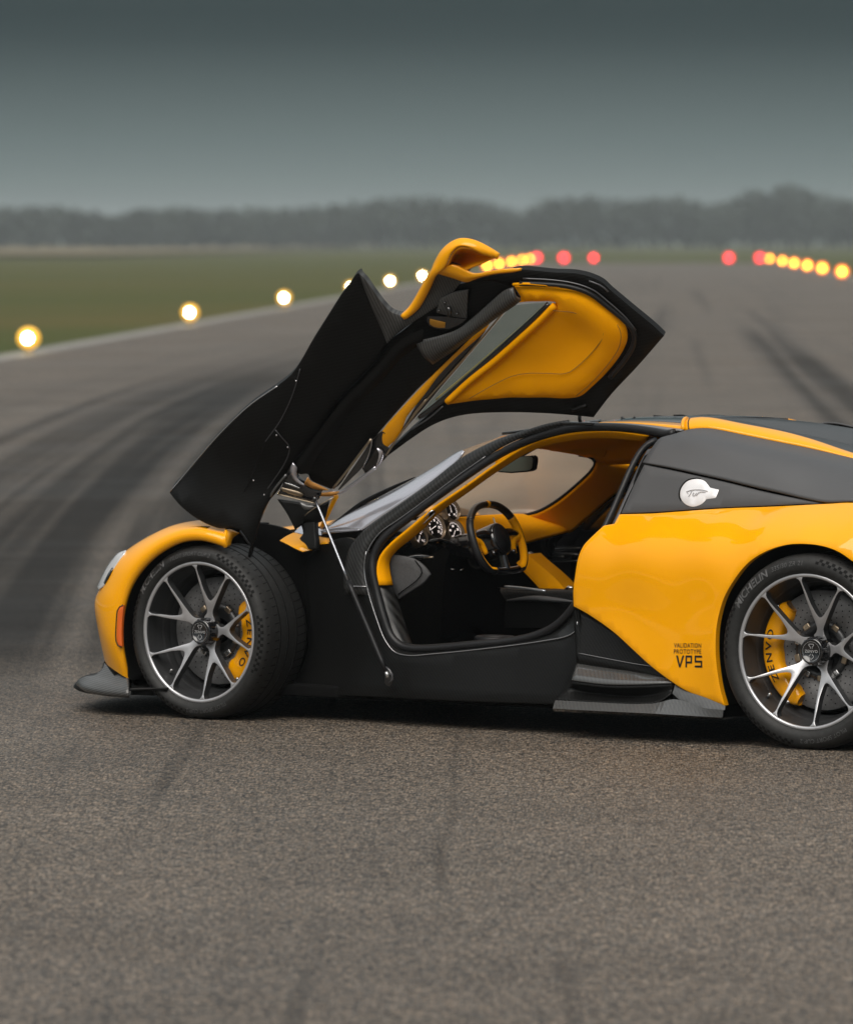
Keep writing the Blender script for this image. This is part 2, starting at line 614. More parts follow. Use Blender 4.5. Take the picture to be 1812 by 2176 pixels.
def asphalt_material():
    m = mat('asphalt', (0.08, 0.075, 0.07), 0.75, 0, 0, 0.1, 0.22)
    nt = m.node_tree
    L = nt.links.new
    b = nt.nodes['Principled BSDF']
    geo = nt.nodes.new('ShaderNodeNewGeometry')
    # field coordinates: x along the runway, y across
    def dotted(vec, off):
        d = node(nt, 'ShaderNodeVectorMath', op='DOT_PRODUCT')
        d.inputs[1].default_value = vec
        L(geo.outputs['Position'], d.inputs[0])
        s = node(nt, 'ShaderNodeMath', op='SUBTRACT')
        s.inputs[1].default_value = off
        L(d.outputs['Value'], s.inputs[0])
        return s.outputs[0]
    al = dotted(RUN, BASE.dot(RUN))
    ac = dotted(ACR, BASE.dot(ACR))
    comb = nt.nodes.new('ShaderNodeCombineXYZ')
    L(al, comb.inputs[0])
    L(ac, comb.inputs[1])
    def noise(scale, detail=4, vec=None, rough=0.6, dist=0.0):
        n = nt.nodes.new('ShaderNodeTexNoise')
        n.inputs['Scale'].default_value = scale
        n.inputs['Detail'].default_value = detail
        n.inputs['Roughness'].default_value = rough
        n.inputs['Distortion'].default_value = dist
        L(vec if vec is not None else geo.outputs['Position'], n.inputs['Vector'])
        return n.outputs['Fac']
    def ramp(fac, a, bb, lo=0.0, hi=1.0):
        r = nt.nodes.new('ShaderNodeMapRange')
        r.inputs['From Min'].default_value = a
        r.inputs['From Max'].default_value = bb
        r.inputs['To Min'].default_value = lo
        r.inputs['To Max'].default_value = hi
        r.interpolation_type = 'SMOOTHSTEP'
        L(fac, r.inputs['Value'])
        return r.outputs['Result']
    def math2(op, a, c):
        n = node(nt, 'ShaderNodeMath', op=op)
        for i, x in enumerate((a, c)):
            if isinstance(x, (int, float)):
                n.inputs[i].default_value = x
            else:
                L(x, n.inputs[i])
        return n.outputs[0]
    # stones of the surface dressing
    vor = nt.nodes.new('ShaderNodeTexVoronoi')
    vor.inputs['Scale'].default_value = 95
    L(geo.outputs['Position'], vor.inputs['Vector'])
    sp = nt.nodes.new('ShaderNodeSeparateColor')
    L(vor.outputs['Color'], sp.inputs[0])
    stone = math2('MULTIPLY', ramp(sp.outputs[0], 0.0, 1.0, 0.05, 2.05), ramp(noise(16, 3), 0.3, 0.7, 0.82, 1.18))
    # grain combed along the strip by years of traffic
    gm = nt.nodes.new('ShaderNodeCombineXYZ')
    L(math2('MULTIPLY', al, 14.0), gm.inputs[0])
    L(math2('MULTIPLY', ac, 150.0), gm.inputs[1])
    stone = math2('MULTIPLY', stone, ramp(noise(1.0, 1, gm.outputs[0], 0.5), 0.30, 0.70, 0.45, 1.55))
    warm = nt.nodes.new('ShaderNodeMix')
    warm.data_type = 'RGBA'
    warm.inputs['A'].default_value = (0.058, 0.053, 0.046, 1)
    warm.inputs['B'].default_value = (0.108, 0.080, 0.055, 1)
    L(sp.outputs[1], warm.inputs['Factor'])
    scl = node(nt, 'ShaderNodeVectorMath', op='SCALE')
    L(warm.outputs['Result'], scl.inputs[0])
    big = ramp(noise(0.6, 5), 0.3, 0.7, 0.82, 1.15)
    L(math2('MULTIPLY', stone, big), scl.inputs['Scale'])
    # rubber laid down by sliding tyres: long curved streaks
    def streaks(lin, quad, off, centre, width, sa, sc, lo, hi, near, far, strength):
        """rubber left by sliding tyres: v is the distance across a path that bends along the strip"""
        v = math2('ADD', math2('ADD', ac, math2('MULTIPLY', al, lin)), math2('ADD', math2('MULTIPLY', math2('MULTIPLY', al, al), quad), off))
        c2 = nt.nodes.new('ShaderNodeCombineXYZ')
        L(math2('MULTIPLY', al, sa), c2.inputs[0])
        L(math2('MULTIPLY', v, sc), c2.inputs[1])
        n = noise(1.0, 3, c2.outputs[0], 0.5)
        s = ramp(n, lo, hi)
        band = ramp(math2('ABSOLUTE', math2('SUBTRACT', v, centre), 0), width, width * 0.3)
        fade = math2('MULTIPLY', ramp(al, near[0], near[1]), ramp(al, far[1], far[0]))
        return math2('MULTIPLY', math2('MULTIPLY', math2('MULTIPLY', s, band), fade), strength)
    STREAKS = []
    for args in SKIDS:
        STREAKS.append(streaks(*args))
    tot = STREAKS[0]
    for s in STREAKS[1:]:
        tot = math2('MAXIMUM', tot, s)
    rub = nt.nodes.new('ShaderNodeMix')
    rub.data_type = 'RGBA'
    L(tot, rub.inputs['Factor'])
    L(scl.outputs[0], rub.inputs['A'])
    rub.inputs['B'].default_value = (0.013, 0.013, 0.013, 1)
    L(rub.outputs['Result'], b.inputs['Base Color'])
    L(ramp(tot, 0.0, 1.0, 0.45, 0.05), b.inputs['Specular IOR Level'])
    # damp sheen far down the strip comes from the gloss of the binder
    L(ramp(noise(0.25, 3), 0.35, 0.65, 0.58, 0.75), b.inputs['Roughness'])
    bp = nt.nodes.new('ShaderNodeBump')
    bp.inputs['Strength'].default_value = 0.35
    bp.inputs['Distance'].default_value = 0.004
    L(vor.outputs['Distance'], bp.inputs['Height'])
    L(bp.outputs[0], b.inputs['Normal'])
    return m

# bend of the path (linear, quadratic, offset), band centre and half width, noise stretch along and across, noise low and high, start, end, strength
SKIDS = [(0.105, -0.00055, 0.2, -0.1, 2.0, 0.014, 2.0, 0.22, 0.58, (24, 31), (75, 120), 0.9),
         (0.105, -0.00055, 0.2, -0.1, 3.6, 0.012, 4.5, 0.40, 0.66, (24, 31), (90, 160), 0.7),
         (0.0, 0.0, 0.0, 2.05, 0.8, 0.012, 2.5, 0.28, 0.60, (45, 60), (120, 150), 0.75),
         (0.0, 0.0, 0.0, 1.0, 6.0, 0.01, 1.4, 0.50, 0.70, (40, 60), (200, 400), 0.45),
         (0.03, 0.0, 0.0, -1.2, 3.0, 0.14, 6.0, 0.58, 0.74, (12, 15), (26, 32), 0.5)]

def grass_material():
    m = mat('grass', (0.05, 0.08, 0.02), 0.9, 0, 0, 0.1, 0.2)
    nt = m.node_tree
    L = nt.links.new
    b = nt.nodes['Principled BSDF']
    geo = nt.nodes.new('ShaderNodeNewGeometry')
    mp = nt.nodes.new('ShaderNodeMapping')
    mp.inputs['Rotation'].default_value = (0, 0, -math.atan2(RUN.y, RUN.x))
    mp.inputs['Scale'].default_value = (1.0, 0.25, 1)
    L(geo.outputs['Position'], mp.inputs['Vector'])
    n = nt.nodes.new('ShaderNodeTexNoise')
    n.inputs['Scale'].default_value = 0.03
    n.inputs['Detail'].default_value = 6
    L(mp.outputs[0], n.inputs['Vector'])
    r = nt.nodes.new('ShaderNodeValToRGB')
    e = r.color_ramp.elements
    e[0].position, e[0].color = 0.35, (0.040, 0.058, 0.008, 1)
    e[1].position, e[1].color = 0.68, (0.085, 0.070, 0.016, 1)
    L(n.outputs['Fac'], r.inputs['Fac'])
    L(r.outputs[0], b.inputs['Base Color'])
    n3 = nt.nodes.new('ShaderNodeTexNoise')
    n3.inputs['Scale'].default_value = 9
    n3.inputs['Detail'].default_value = 4
    L(geo.outputs['Position'], n3.inputs['Vector'])
    bp = nt.nodes.new('ShaderNodeBump')
    bp.inputs['Strength'].default_value = 0.8
    bp.inputs['Distance'].default_value = 0.1
    L(n3.outputs['Fac'], bp.inputs['Height'])
    L(bp.outputs[0], b.inputs['Normal'])
    return m

M['asphalt'] = asphalt_material()
M['grass'] = grass_material()
M['line'] = mat('worn_white_paint', (0.21, 0.20, 0.18), 0.7, noise=0.35, nscale=3)
M['stubble'] = mat('stubble', (0.15, 0.115, 0.05), 0.9, noise=0.2, nscale=0.2)

ground = sheet('ground', -300, 3000, -1500, 1500, -0.02, M['grass'])
ground['kind'] = 'structure'
runway = sheet('runway', -60, 532, -10.4, 9.2, 0.0, M['asphalt'])
runway['kind'] = 'structure'
apron = sheet('runway_shoulder', -60, 532, -10.95, -10.4, -0.008, M['line'], runway)
sheet('runway_shoulder', -60, 532, 9.2, 9.7, -0.008, M['line'], runway)
field = sheet('stubble_field', 690, 2000, -420, -62, 0.35, M['stubble'])
field['kind'] = 'structure'

# ---- lamps along the strip
def lamp_material(name, colour, strength):
    return mat(name, colour, 0.3, emis=colour, estr=strength)
M['lamp_core'] = lamp_material('lamp_core_white', (1.0, 0.86, 0.55), 30)
M['lamp_glass'] = lamp_material('lamp_halo_warm', (1.0, 0.52, 0.05), 0.6)  # weak emission of the outer globes draws the glow halos
M['amber_core'] = lamp_material('lamp_core_amber', (1.0, 0.38, 0.03), 15)
M['amber_glass'] = lamp_material('lamp_halo_amber', (1.0, 0.20, 0.01), 1.6)
M['red_core'] = lamp_material('lamp_core_red', (1.0, 0.035, 0.045), 10)
M['red_glass'] = lamp_material('lamp_halo_red', (1.0, 0.01, 0.02), 2.2)
M['lamp_body'] = mat('lamp_housing', (0.25, 0.16, 0.02), 0.5, noise=0.1)

def runway_lamp(kind, along, across, z, label, group, r):
    t = empty('runway_light', on_field(along, across, 0))
    tag(t, label, 'runway light', group)
    post = [(0.09, 0), (0.09, 0.02), (0.03, 0.04), (0.025, z - r * 0.9), (r * 0.75, z - r * 0.75), (r * 0.8, z - r * 0.55)]
    up = lambda rr, a, y: Vector((rr * math.cos(a), rr * math.sin(a), y))
    turned('housing', post, M['lamp_body'], t, 20, at=up)
    ball('lens', (r * 1.5, r * 1.5, r * 1.4), (0, 0, z), M[kind + '_glass'], t, 16)  # globe made oversized to stand in for the lamp's glow halo
    c = ball('bulb', (r * 0.62, r * 0.62, r * 0.62), (-RUN.x * r * 1.1, -RUN.y * r * 1.1, z), M[kind + '_core'], t, 16)
    return t

LAMP_ALONG = [107, 143.5, 179, 217, 248, 281, 383, 411, 444, 477, 505]
names = ['leftmost of the lit white lamps at the grass edge', 'second lit lamp from the left at the grass edge', 'third lit lamp from the left, at the far grass edge',
         'lit lamp peeping out just beside the black tip of the raised door', 'lit lamp seen in the notch between the door tip and yellow mirror',
         'lit lamp half hidden just left of the yellow mirror', 'amber lamp nearest the yellow mirror, right below its point', 'second amber lamp right of the yellow mirror',
         'third amber lamp right of the yellow mirror', 'fourth amber lamp right of the yellow mirror', 'amber lamp touching the leftmost red lamp']
for i, (a, nm) in enumerate(zip(LAMP_ALONG, names)):
    white = i < 6
    runway_lamp('lamp' if white else 'amber', a, -10.6, 0.25 + 0.17 * (a - 107) / 400, nm, 'lamps along the left edge of the runway', 0.125 if white else 0.17)
RIGHT_LAMPS = [(293, 'rightmost amber lamp at the edge of the picture'), (330, 'second amber lamp from the right edge'), (365, 'third amber lamp from the right edge'),
               (402, 'fourth amber lamp from the right edge'), (442, 'fifth amber lamp from the right edge'), (496, 'amber lamp overlapping the rightmost red lamp')]
for a, nm in RIGHT_LAMPS:
    runway_lamp('amber', a, 8.0, 0.45, nm, 'lamps along the right edge of the runway', 0.17)
for c, nm in [(-10.4, 'leftmost red lamp behind the row of amber lamps'), (-8.2, 'brightest red lamp left of the runway end'), (-5.8, 'dim red lamp left of the empty runway end'),
              (5.1, 'red lamp standing alone right of the empty runway end'), (7.6, 'rightmost red lamp at the head of the amber row')]:
    runway_lamp('red', 520, c, 0.45, nm, 'red lamps across the runway end', 0.22 if c != -5.8 else 0.18)

# ---- the wood on the skyline: crowns on trunks, one far mass
def woodland():
    rng = random.Random(7)
    D = 1200.0
    # skyline: offset from the runway axis in metres at that distance, crown height
    sky_pts = [(-140, 8), (-124, 7.9), (-114, 8.3), (-109, 7.3), (-105.8, 7.7), (-102.7, 5.8), (-97.7, 7.7), (-90, 8.0), (-85, 7.3), (-76, 8.1), (-69.5, 7.5), (-64, 8.4), (-60.4, 8.6), (-53, 9.5), (-46.8, 10.0), (-41, 9.8), (-36.8, 9.4),
               (-31.3, 8.5), (-26.8, 6.5), (-22.2, 9.7), (-13.2, 10.2), (-8, 9.2), (-3.2, 9.8), (2.3, 10.3), (6, 8.9), (9.5, 8.4), (13.2, 10.6), (18, 11.3), (23.2, 12.4), (27, 10.8), (30.5, 10.2), (34.9, 9.2), (45, 9.5), (70, 9.4)]
    def height(x):
        for (x0, h0), (x1, h1) in zip(sky_pts, sky_pts[1:]):
            if x0 <= x <= x1:
                return h0 + (h1 - h0) * (x - x0) / (x1 - x0)
        return 8.4 + 1.3 * math.sin(x * 0.11) + 0.7 * math.sin(x * 0.37)
    V, Fc = [], []
    x = -420.0
    while x < 330:
        h = height(x) * 1.02
        w = rng.uniform(2.0, 3.6)
        d = D + rng.uniform(0, 34)
        base = on_field(d, x * d / D, 0)
        # tapered trunk
        k = len(V)
        for i in range(6):
            c, s_ = math.cos(i * math.pi / 3), math.sin(i * math.pi / 3)
            V += [base + Vector((c * 0.3, s_ * 0.3, 0)), base + Vector((c * 0.12, s_ * 0.12, h * 0.6))]
        for i in range(6):
            j = (i + 1) % 6
            Fc.append((k + 2 * i, k + 2 * j, k + 2 * j + 1, k + 2 * i + 1))
        # crown: leaf clumps spread through a lumpy volume
        for _ in range(230 if -150 < x < 75 else 110):
            th, ph = rng.uniform(0, 2 * math.pi), math.acos(rng.uniform(-1, 1))
            q = rng.uniform(0.35, 1.0) ** 0.5
            lump = 1 + 0.16 * math.sin(3 * th + x) * math.sin(2.3 * ph)
            c = base + Vector((math.cos(th) * math.sin(ph) * w * q * lump, math.sin(th) * math.sin(ph) * w * q * lump,
                               h * 0.52 + math.cos(ph) * h * 0.47 * q * lump))
            s = rng.uniform(0.4, 0.85) * (1 if -150 < x < 75 else 1.4)
            n = Vector((rng.gauss(0, 1), rng.gauss(0, 1), rng.gauss(0, 1))).normalized()
            a = n.orthogonal().normalized()
            bb = n.cross(a)
            k = len(V)
            V += [c + a * s, c + bb * s * 0.7, c - a * s * 0.9, c - bb * s * 0.6 + n * s * 0.25]
            Fc += [(k, k + 1, k + 2), (k, k + 2, k + 3)]
        x += rng.uniform(1.1, 2.1)
    me = bpy.data.meshes.new('woodland')
    me.from_pydata([tuple(v) for v in V], [], Fc)
    o = add_object('woodland', me, mat('far_leaves', (0.022, 0.033, 0.020), 0.8, noise=0.15, nscale=0.3))
    return o
wood = woodland()
tag(wood, 'hazy dark green belt of trees along the skyline behind the runway', 'woodland', kind='stuff')

# ---- mist between the camera and the trees
def haze_box():
    a0, a1, c0, c1, z0, z1 = -340, 3040, -1540, 1540, -1.2, 15.5
    v = [on_field(a, c, z) for a in (a0, a1) for c in (c0, c1) for z in (z0, z1)]
    f = [(0, 1, 3, 2), (4, 6, 7, 5), (0, 4, 5, 1), (2, 3, 7, 6), (0, 2, 6, 4), (1, 5, 7, 3)]
    m = bpy.data.materials.new('thin_mist')
    m.use_nodes = True
    nt = m.node_tree
    nt.nodes.clear()
    out = nt.nodes.new('ShaderNodeOutputMaterial')
    vol = nt.nodes.new('ShaderNodeVolumePrincipled')
    vol.inputs['Color'].default_value = (0.86, 0.93, 0.95, 1)
    vol.inputs['Density'].default_value = 0.00029
    vol.inputs['Anisotropy'].default_value = 0.2
    nt.links.new(vol.outputs[0], out.inputs['Volume'])
    o = make('haze', v, f, m, None, False)
    bm = bmesh.new()
    bm.from_mesh(o.data)
    bmesh.ops.recalc_face_normals(bm, faces=bm.faces[:])
    bm.to_mesh(o.data)
    bm.free()
    tag(o, 'thin pale mist hanging over the runway and far trees', 'mist', kind='stuff')
    return o
haze_box()

# ================================================================== the car
car = empty('sports_car', (0, 0, 0))
tag(car, 'low yellow sports car with its black carbon door swung up', 'car')

M['emblem'] = mat('emblem_silver', (0.42, 0.42, 0.42), 0.4)

def tyre_marks(wheel, R, Rt, lines, checks):
    ysurf = lambda q: 0.0155 if q > R + 0.014 else 0.012
    for (txt, a, size, r, bold) in lines:
        o = arc_text('tyre_lettering', txt, r, rad(a), size, lambda q: sidewall(q, R, Rt) + 0.0026, M['tyre_mark'], wheel, 1.05, bold, 0.12)
    v, f = [], []
    for (a0, a1) in checks:
        n = max(4, int((a1 - a0) / 2.2))
        for i in range(n):
            for j in range(2):
                if (i + j) % 2:
                    continue
                b0, b1 = rad(a0 + (a1 - a0) * i / n), rad(a0 + (a1 - a0) * (i + 1) / n)
                q0 = Rt - 0.034 + j * 0.010
                k = len(v)
                for q, b in ((q0, b0), (q0, b1), (q0 + 0.010, b1), (q0 + 0.010, b0)):
                    v.append((-q * math.cos(b), sidewall(q, R, Rt) + 0.001, q * math.sin(b)))
                f.append((k, k + 1, k + 2, k + 3))
    o = make('sidewall_pattern', v, f, M['tyre_dark'], wheel, False)
    o['kind'] = 'stuff'

def side_profile(R, Rt):
    return [(R - 0.006, -0.012), (R + 0.001, 0.001), (R + 0.010, 0.010), (R + 0.024, 0.0155), (Rt - 0.036, 0.0150), (Rt - 0.022, 0.0105), (Rt - 0.012, 0.002), (Rt - 0.005, -0.012), (Rt - 0.001, -0.030)]

def sidewall(q, R, Rt):
    p = side_profile(R, Rt)
    for (r0, y0), (r1, y1) in zip(p, p[1:]):
        if r0 <= q <= r1:
            return y0 + (y1 - y0) * (q - r0) / (r1 - r0)
    return p[-1][1]

def build_wheel(loc, steer, R, Rt, width, rec, phase, cal, nut_out, lines, checks, right=False):
    w = turned('wheel', [(R - 0.016, -0.030), (R - 0.014, -0.006), (R - 0.011, 0.0), (R - 0.001, 0.001), (R, -0.004), (R - 0.002, -0.02), (R - 0.012, -0.024)],
               [M['rim_face'], M['rim_dark']], car, 128, mids=[1, 0, 0, 0, 1, 1])
    w.location = loc
    w.rotation_euler = (0, 0, steer + (math.pi if right else 0))
    # barrel of the rim, stepped
    turned('rim_barrel', [(R - 0.012, -0.022), (R - 0.020, -0.05), (R - 0.020, -0.075), (R - 0.032, -0.085), (R - 0.034, -0.12), (R - 0.046, -0.13), (R - 0.048, -width + 0.05),
                          (R - 0.012, -width + 0.005), (R - 0.004, -width + 0.004), (R - 0.04, -width + 0.06), (R - 0.036, -0.10), (R - 0.004, -0.02)], M['rim_dark'], w, 96)
    # tyre with circumferential grooves
    prof = side_profile(R, Rt)
    for g in (0.085, 0.135, 0.19, 0.24):
        if g < width - 0.06:
            gr = turned('tread_groove', [(Rt - 0.001, -g + 0.0035), (Rt + 0.0006, -g + 0.003), (Rt + 0.0006, -g - 0.003), (Rt - 0.001, -g - 0.0035)], M['tyre_dark'], w, 96)
    prof += [(Rt - 0.001, -width + 0.03), (Rt - 0.012, -width), (Rt - 0.04, -width - 0.014), (R - 0.005, -width + 0.01)]
    ty = turned('tyre', prof, M['tyre'], w, 128)
    # shoulder sipes
    v, f = [], []
    for i in range(64):
        b = 2 * math.pi * i / 64
        db = 0.006
        for (y0, y1, sl) in ((-0.006, -0.078, 0.035), (-width + 0.02, -width + 0.07, -0.03)):
            k = len(v)
            for (bb, y) in ((b - db, y0), (b + db, y0), (b + db + sl, y1), (b - db + sl, y1)):
                q = Rt + 0.0006 if y < -0.03 else Rt - 0.004
                v.append((-q * math.cos(bb), y, q * math.sin(bb)))
            f.append((k, k + 1, k + 2, k + 3))
    sp = make('tread_sipes', v, f, M['tyre_dark'], w, False)
    sp['kind'] = 'stuff'
    tyre_marks(w, R, Rt, lines, checks)
    # five split spokes
    rh = 0.045
    def depth(q):
        r = np.hypot(q[:, 0], q[:, 1])
        t = np.clip((R - 0.01 - r) / (R - 0.01 - rh), 0, 1)
        return -0.001 - rec * t ** 1.25
    half = rad(18.6)
    for k in range(5):
        a0 = rad(phase + 72 * k)
        hd = 18.6
        def lp(x, t):
            """x along the spoke's axis, t across it"""
            ca, sa = math.cos(a0), math.sin(a0)
            return Vector((-(x * ca - t * sa), 0, x * sa + t * ca))
        rim = Vector((R * math.cos(rad(hd)), R * math.sin(rad(hd))))
        J = Vector((0.098, 0.0075))
        ax = (rim - J).normalized()
        nx = Vector((-ax.y, ax.x))
        Ra = R - 0.013
        def on_arm(t, side, wd):
            q = J + (rim - J) * t + nx * side * wd
            return (q.x, q.y)
        e = 1 - 0.020 / (rim - J).length
        outer = [on_arm(0.16, 1, 0.0078), on_arm(0.5, 1, 0.0053), on_arm(e - 0.03, 1, 0.0047)]
        inner = [on_arm(e - 0.03, -1, 0.0047), on_arm(0.6, -1, 0.0051), on_arm(0.36, -1, 0.0062)]
        def polar(dd):
            return (Ra * math.cos(rad(hd) + dd), Ra * math.sin(rad(hd) + dd))
        we = 0.016 / R
        tip_o, tip_i = polar(we), polar(-we)
        neg = lambda p: (p[0], -p[1])
        s_out = [lp(*p) for p in [(0.034, 0.026), (0.052, 0.027), (0.068, 0.017), (0.084, 0.0138)] + outer + [tip_o]]
        s_in = [lp(*p) for p in [tip_i] + inner + [(0.128, 0.0), neg(inner[2]), neg(inner[1]), neg(inner[0]), neg(tip_i)]]
        s_neg = [lp(*neg(p)) for p in ([(0.034, 0.026), (0.052, 0.027), (0.068, 0.017), (0.084, 0.0138)] + outer + [tip_o])[::-1]]
        segs = [s_out, [s_out[-1], s_in[0]], s_in, [s_in[-1], s_neg[0]], s_neg, [s_neg[-1], s_out[0]]]
        patch('spoke', segs, M['rim_face'], w, 0.034, 0.02, hfun=depth, rnd=0.0012, step=0.006, side_mat=M['rim_dark'])
    # centre-lock nut with the maker's mark
    yb = -rec - 0.002
    yn = yb + nut_out
    nut = turned('hub_nut', [(0.056, yb - 0.03), (0.056, yb + 0.004), (0.050, yb + 0.012), (0.049, yn - 0.004), (0.045, yn), (0.040, yn), (0.039, yn - 0.002), (0.0005, yn - 0.002)], M['gloss'], w, 48)
    v, f = [], []
    for i in range(16):
        a = 2 * math.pi * i / 16
        for (q, da, y) in ((0.048, -.09, yb + 0.012), (0.055, -.06, yb + 0.012), (0.055, .06, yb + 0.012), (0.048, .09, yb + 0.012),
                           (0.048, -.09, yn - .012), (0.053, -.06, yn - .012), (0.053, .06, yn - .012), (0.048, .09, yn - .012)):
            v.append((-q * math.cos(a + da), y, q * math.sin(a + da)))
        b = i * 8
        f += [(b, b + 1, b + 5, b + 4), (b + 1, b + 2, b + 6, b + 5), (b + 2, b + 3, b + 7, b + 6), (b + 4, b + 5, b + 6, b + 7)]
    make('nut_teeth', v, f, M['gloss'], w, False)
    flat_text('hub_emblem', 'ZENVO', (0, yn + 0.0004, -0.005), (-1, 0, 0), (0, 0, 1), 0.0150, M['emblem'], w, 1.15, 0.0)
    def strip(pts, wd):
        vv, ff = [], []
        for (x0, z0), (x1, z1) in zip(pts, pts[1:]):
            d = Vector((x1 - x0, z1 - z0)).normalized()
            nx, nz = -d.y * wd / 2, d.x * wd / 2
            k = len(vv)
            vv += [(-(x0 + nx), yn + 0.0004, z0 + nz), (-(x1 + nx), yn + 0.0004, z1 + nz), (-(x1 - nx), yn + 0.0004, z1 - nz), (-(x0 - nx), yn + 0.0004, z0 - nz)]
            ff.append((k, k + 1, k + 2, k + 3))
        return vv, ff
    v, f = [], []
    for pts in ([(-0.004, 0.010), (-0.004, 0.016), (-0.010, 0.022), (-0.010, 0.027), (0.010, 0.027), (0.010, 0.022), (0.004, 0.016), (0.004, 0.010)],
                [(-0.004, -0.009), (-0.004, -0.013), (-0.010, -0.018), (-0.010, -0.021), (0, -0.030), (0.010, -0.021), (0.010, -0.018), (0.004, -0.013), (0.004, -0.009)],
                [(0.036 * math.cos(t * math.pi / 24), 0.036 * math.sin(t * math.pi / 24)) for t in range(49)]):
        vv, ff = strip(pts, 0.0016 if len(pts) < 40 else 0.0007)
        n = len(v)
        v += vv
        f += [tuple(i + n for i in q) for q in ff]
    make('hub_emblem', v, f, M['emblem'], w, False)
    # brake disc, drilled, with its bronze bell
    yd = -0.125
    rd = R - 0.068
    turned('brake_disc', [(0.105, yd - 0.03), (0.105, yd), (rd, yd), (rd + 0.002, yd - 0.004), (rd + 0.002, yd - 0.034), (rd, yd - 0.038), (0.105, yd - 0.038)], M['disc'], w, 80)
    v, f = [], []
    for i in range(30):
        for j, q in enumerate((0.118, 0.135, 0.152, 0.169, 0.186, 0.203)):
            if q > rd - 0.008:
                continue
            a = 2 * math.pi * (i + 0.35 * j) / 30
            c = (-q * math.cos(a), q * math.sin(a))
            k = len(v)
            for s in range(6):
                v.append((c[0] + 0.0028 * math.cos(s * math.pi / 3), yd + 0.0006, c[1] + 0.0028 * math.sin(s * math.pi / 3)))
            f.append(tuple(range(k, k + 6)))
    dh = make('disc_drilling', v, f, M['void'], w, False)
    dh['kind'] = 'stuff'
    turned('disc_bell', [(0.112, yd + 0.002), (0.108, yd + 0.012), (0.085, yd + 0.018), (0.08, yd - 0.01), (0.05, yd - 0.01)], M['rim_dark'], w, 40)
    v, f = [], []
    for i in range(10):
        a = 2 * math.pi * (i + 0.5) / 10
        box('disc_bolt', (0.022, 0.014, 0.03), (-0.104 * math.cos(a), yd + 0.012, 0.104 * math.sin(a)), M['bronze'] if i % 2 else M['steel'], w, 0.004,
            Matrix.Rotation(a, 3, 'Y'))
    # caliper gripping the disc
    a0, a1 = rad(cal[0]), rad(cal[1])
    am = (a0 + a1) / 2
    yc = yd + 0.036
    r0, r1 = rd - cal[2], rd + 0.020
    n = 28
    prof_v, fc = [], []
    def sect(t):
        e = min(1.0, min(t, 1 - t) / 0.10)
        e = 0.62 + 0.38 * math.sin(e * math.pi / 2)
        wv = 0.004 * math.sin(t * math.pi * 5) ** 2
        mid = (r0 + r1) / 2
        lo, hi = mid - (mid - r0 + wv) * e, mid + (r1 - mid) * e
        return [(lo, yd - 0.06), (lo, yd + 0.012), (lo + 0.008, yc - 0.006), (lo + 0.020, yc), (hi - 0.014, yc + 0.002), (hi - 0.004, yc - 0.006), (hi, yc - 0.018), (hi, yd - 0.06)]
    for i in range(n + 1):
        a = a0 + (a1 - a0) * i / n
        for (q, y) in sect(i / n):
            prof_v.append((-q * math.cos(a), y, q * math.sin(a)))
    for i in range(n):
        for j in range(7):
            b = i * 8 + j
            fc.append((b, b + 1, b + 9, b + 8))
    fc += [tuple(range(8)), tuple(n * 8 + j for j in range(8))[::-1]]
    cp = make('brake_caliper', prof_v, fc, M['yellow'], w)
    arc_text('caliper_lettering', 'ZENVO', (r0 + r1) / 2 + 0.006, am, 0.050, yc + 0.0035, M['ink'], w, 1.35, 0.0006, 0, 0.72)
    for t in (0.08, 0.92):
        a = a0 + (a1 - a0) * t
        ball('caliper_bolt', (0.008, 0.008, 0.008), (-(r1 - 0.008) * math.cos(a), yc - 0.002, (r1 - 0.008) * math.sin(a)), M['steel'], w, 12)
    # valve stem and wheel weights
    tube('valve_stem', [(-(R - 0.045) * math.cos(rad(222)), -0.05, (R - 0.045) * math.sin(rad(222))), (-(R - 0.022) * math.cos(rad(222)), -0.06, (R - 0.022) * math.sin(rad(222)))], 0.006, M['steel'], w, seg=8)
    return w

FRONT_AXLE, REAR_AXLE = 2.75, 0.0
FRONT_C, REAR_C = (FRONT_AXLE, 0.95, 0.343), (REAR_AXLE, 0.965, 0.362)
f_lines = [('MICHELIN', 137, 0.036, 0.313, 0.001), ('PILOT SPORT CUP 2', 96, 0.022, 0.310, 0.0), ('PILOT SPORT CUP 2', 280, 0.022, 0.310, 0.0)]
r_lines = [('MICHELIN', 135, 0.040, 0.330, 0.001), ('335/30 ZR 21', 103, 0.024, 0.330, 0.0), ('PILOT SPORT CUP 2', 285, 0.022, 0.330, 0.0)]
build_wheel(FRONT_C, rad(-3.5), 0.278, 0.343, 0.265, 0.058, 76, (-64, 38, 0.072), 0.05, f_lines, [(28, 72), (-28, 14), (150, 190), (205, 262)])
build_wheel(REAR_C, 0.0, 0.290, 0.364, 0.335, 0.09, 78, (128, 246, 0.054), 0.055, r_lines, [(30, 82), (148, 186), (-30, 18), (215, 262)])
build_wheel((FRONT_AXLE, -0.95, 0.343), rad(-3.5), 0.278, 0.343, 0.265, 0.058, 76, (118, 220, 0.05), 0.05, [], [(28, 72)], True)
build_wheel((REAR_AXLE, -0.965, 0.362), 0.0, 0.290, 0.364, 0.335, 0.09, 78, (-62, 48, 0.05), 0.055, [], [(30, 82)], True)

# ------------------------------------------------------------------ rear quarter and buttress
def both(o):
    mirrored(o)
    return o

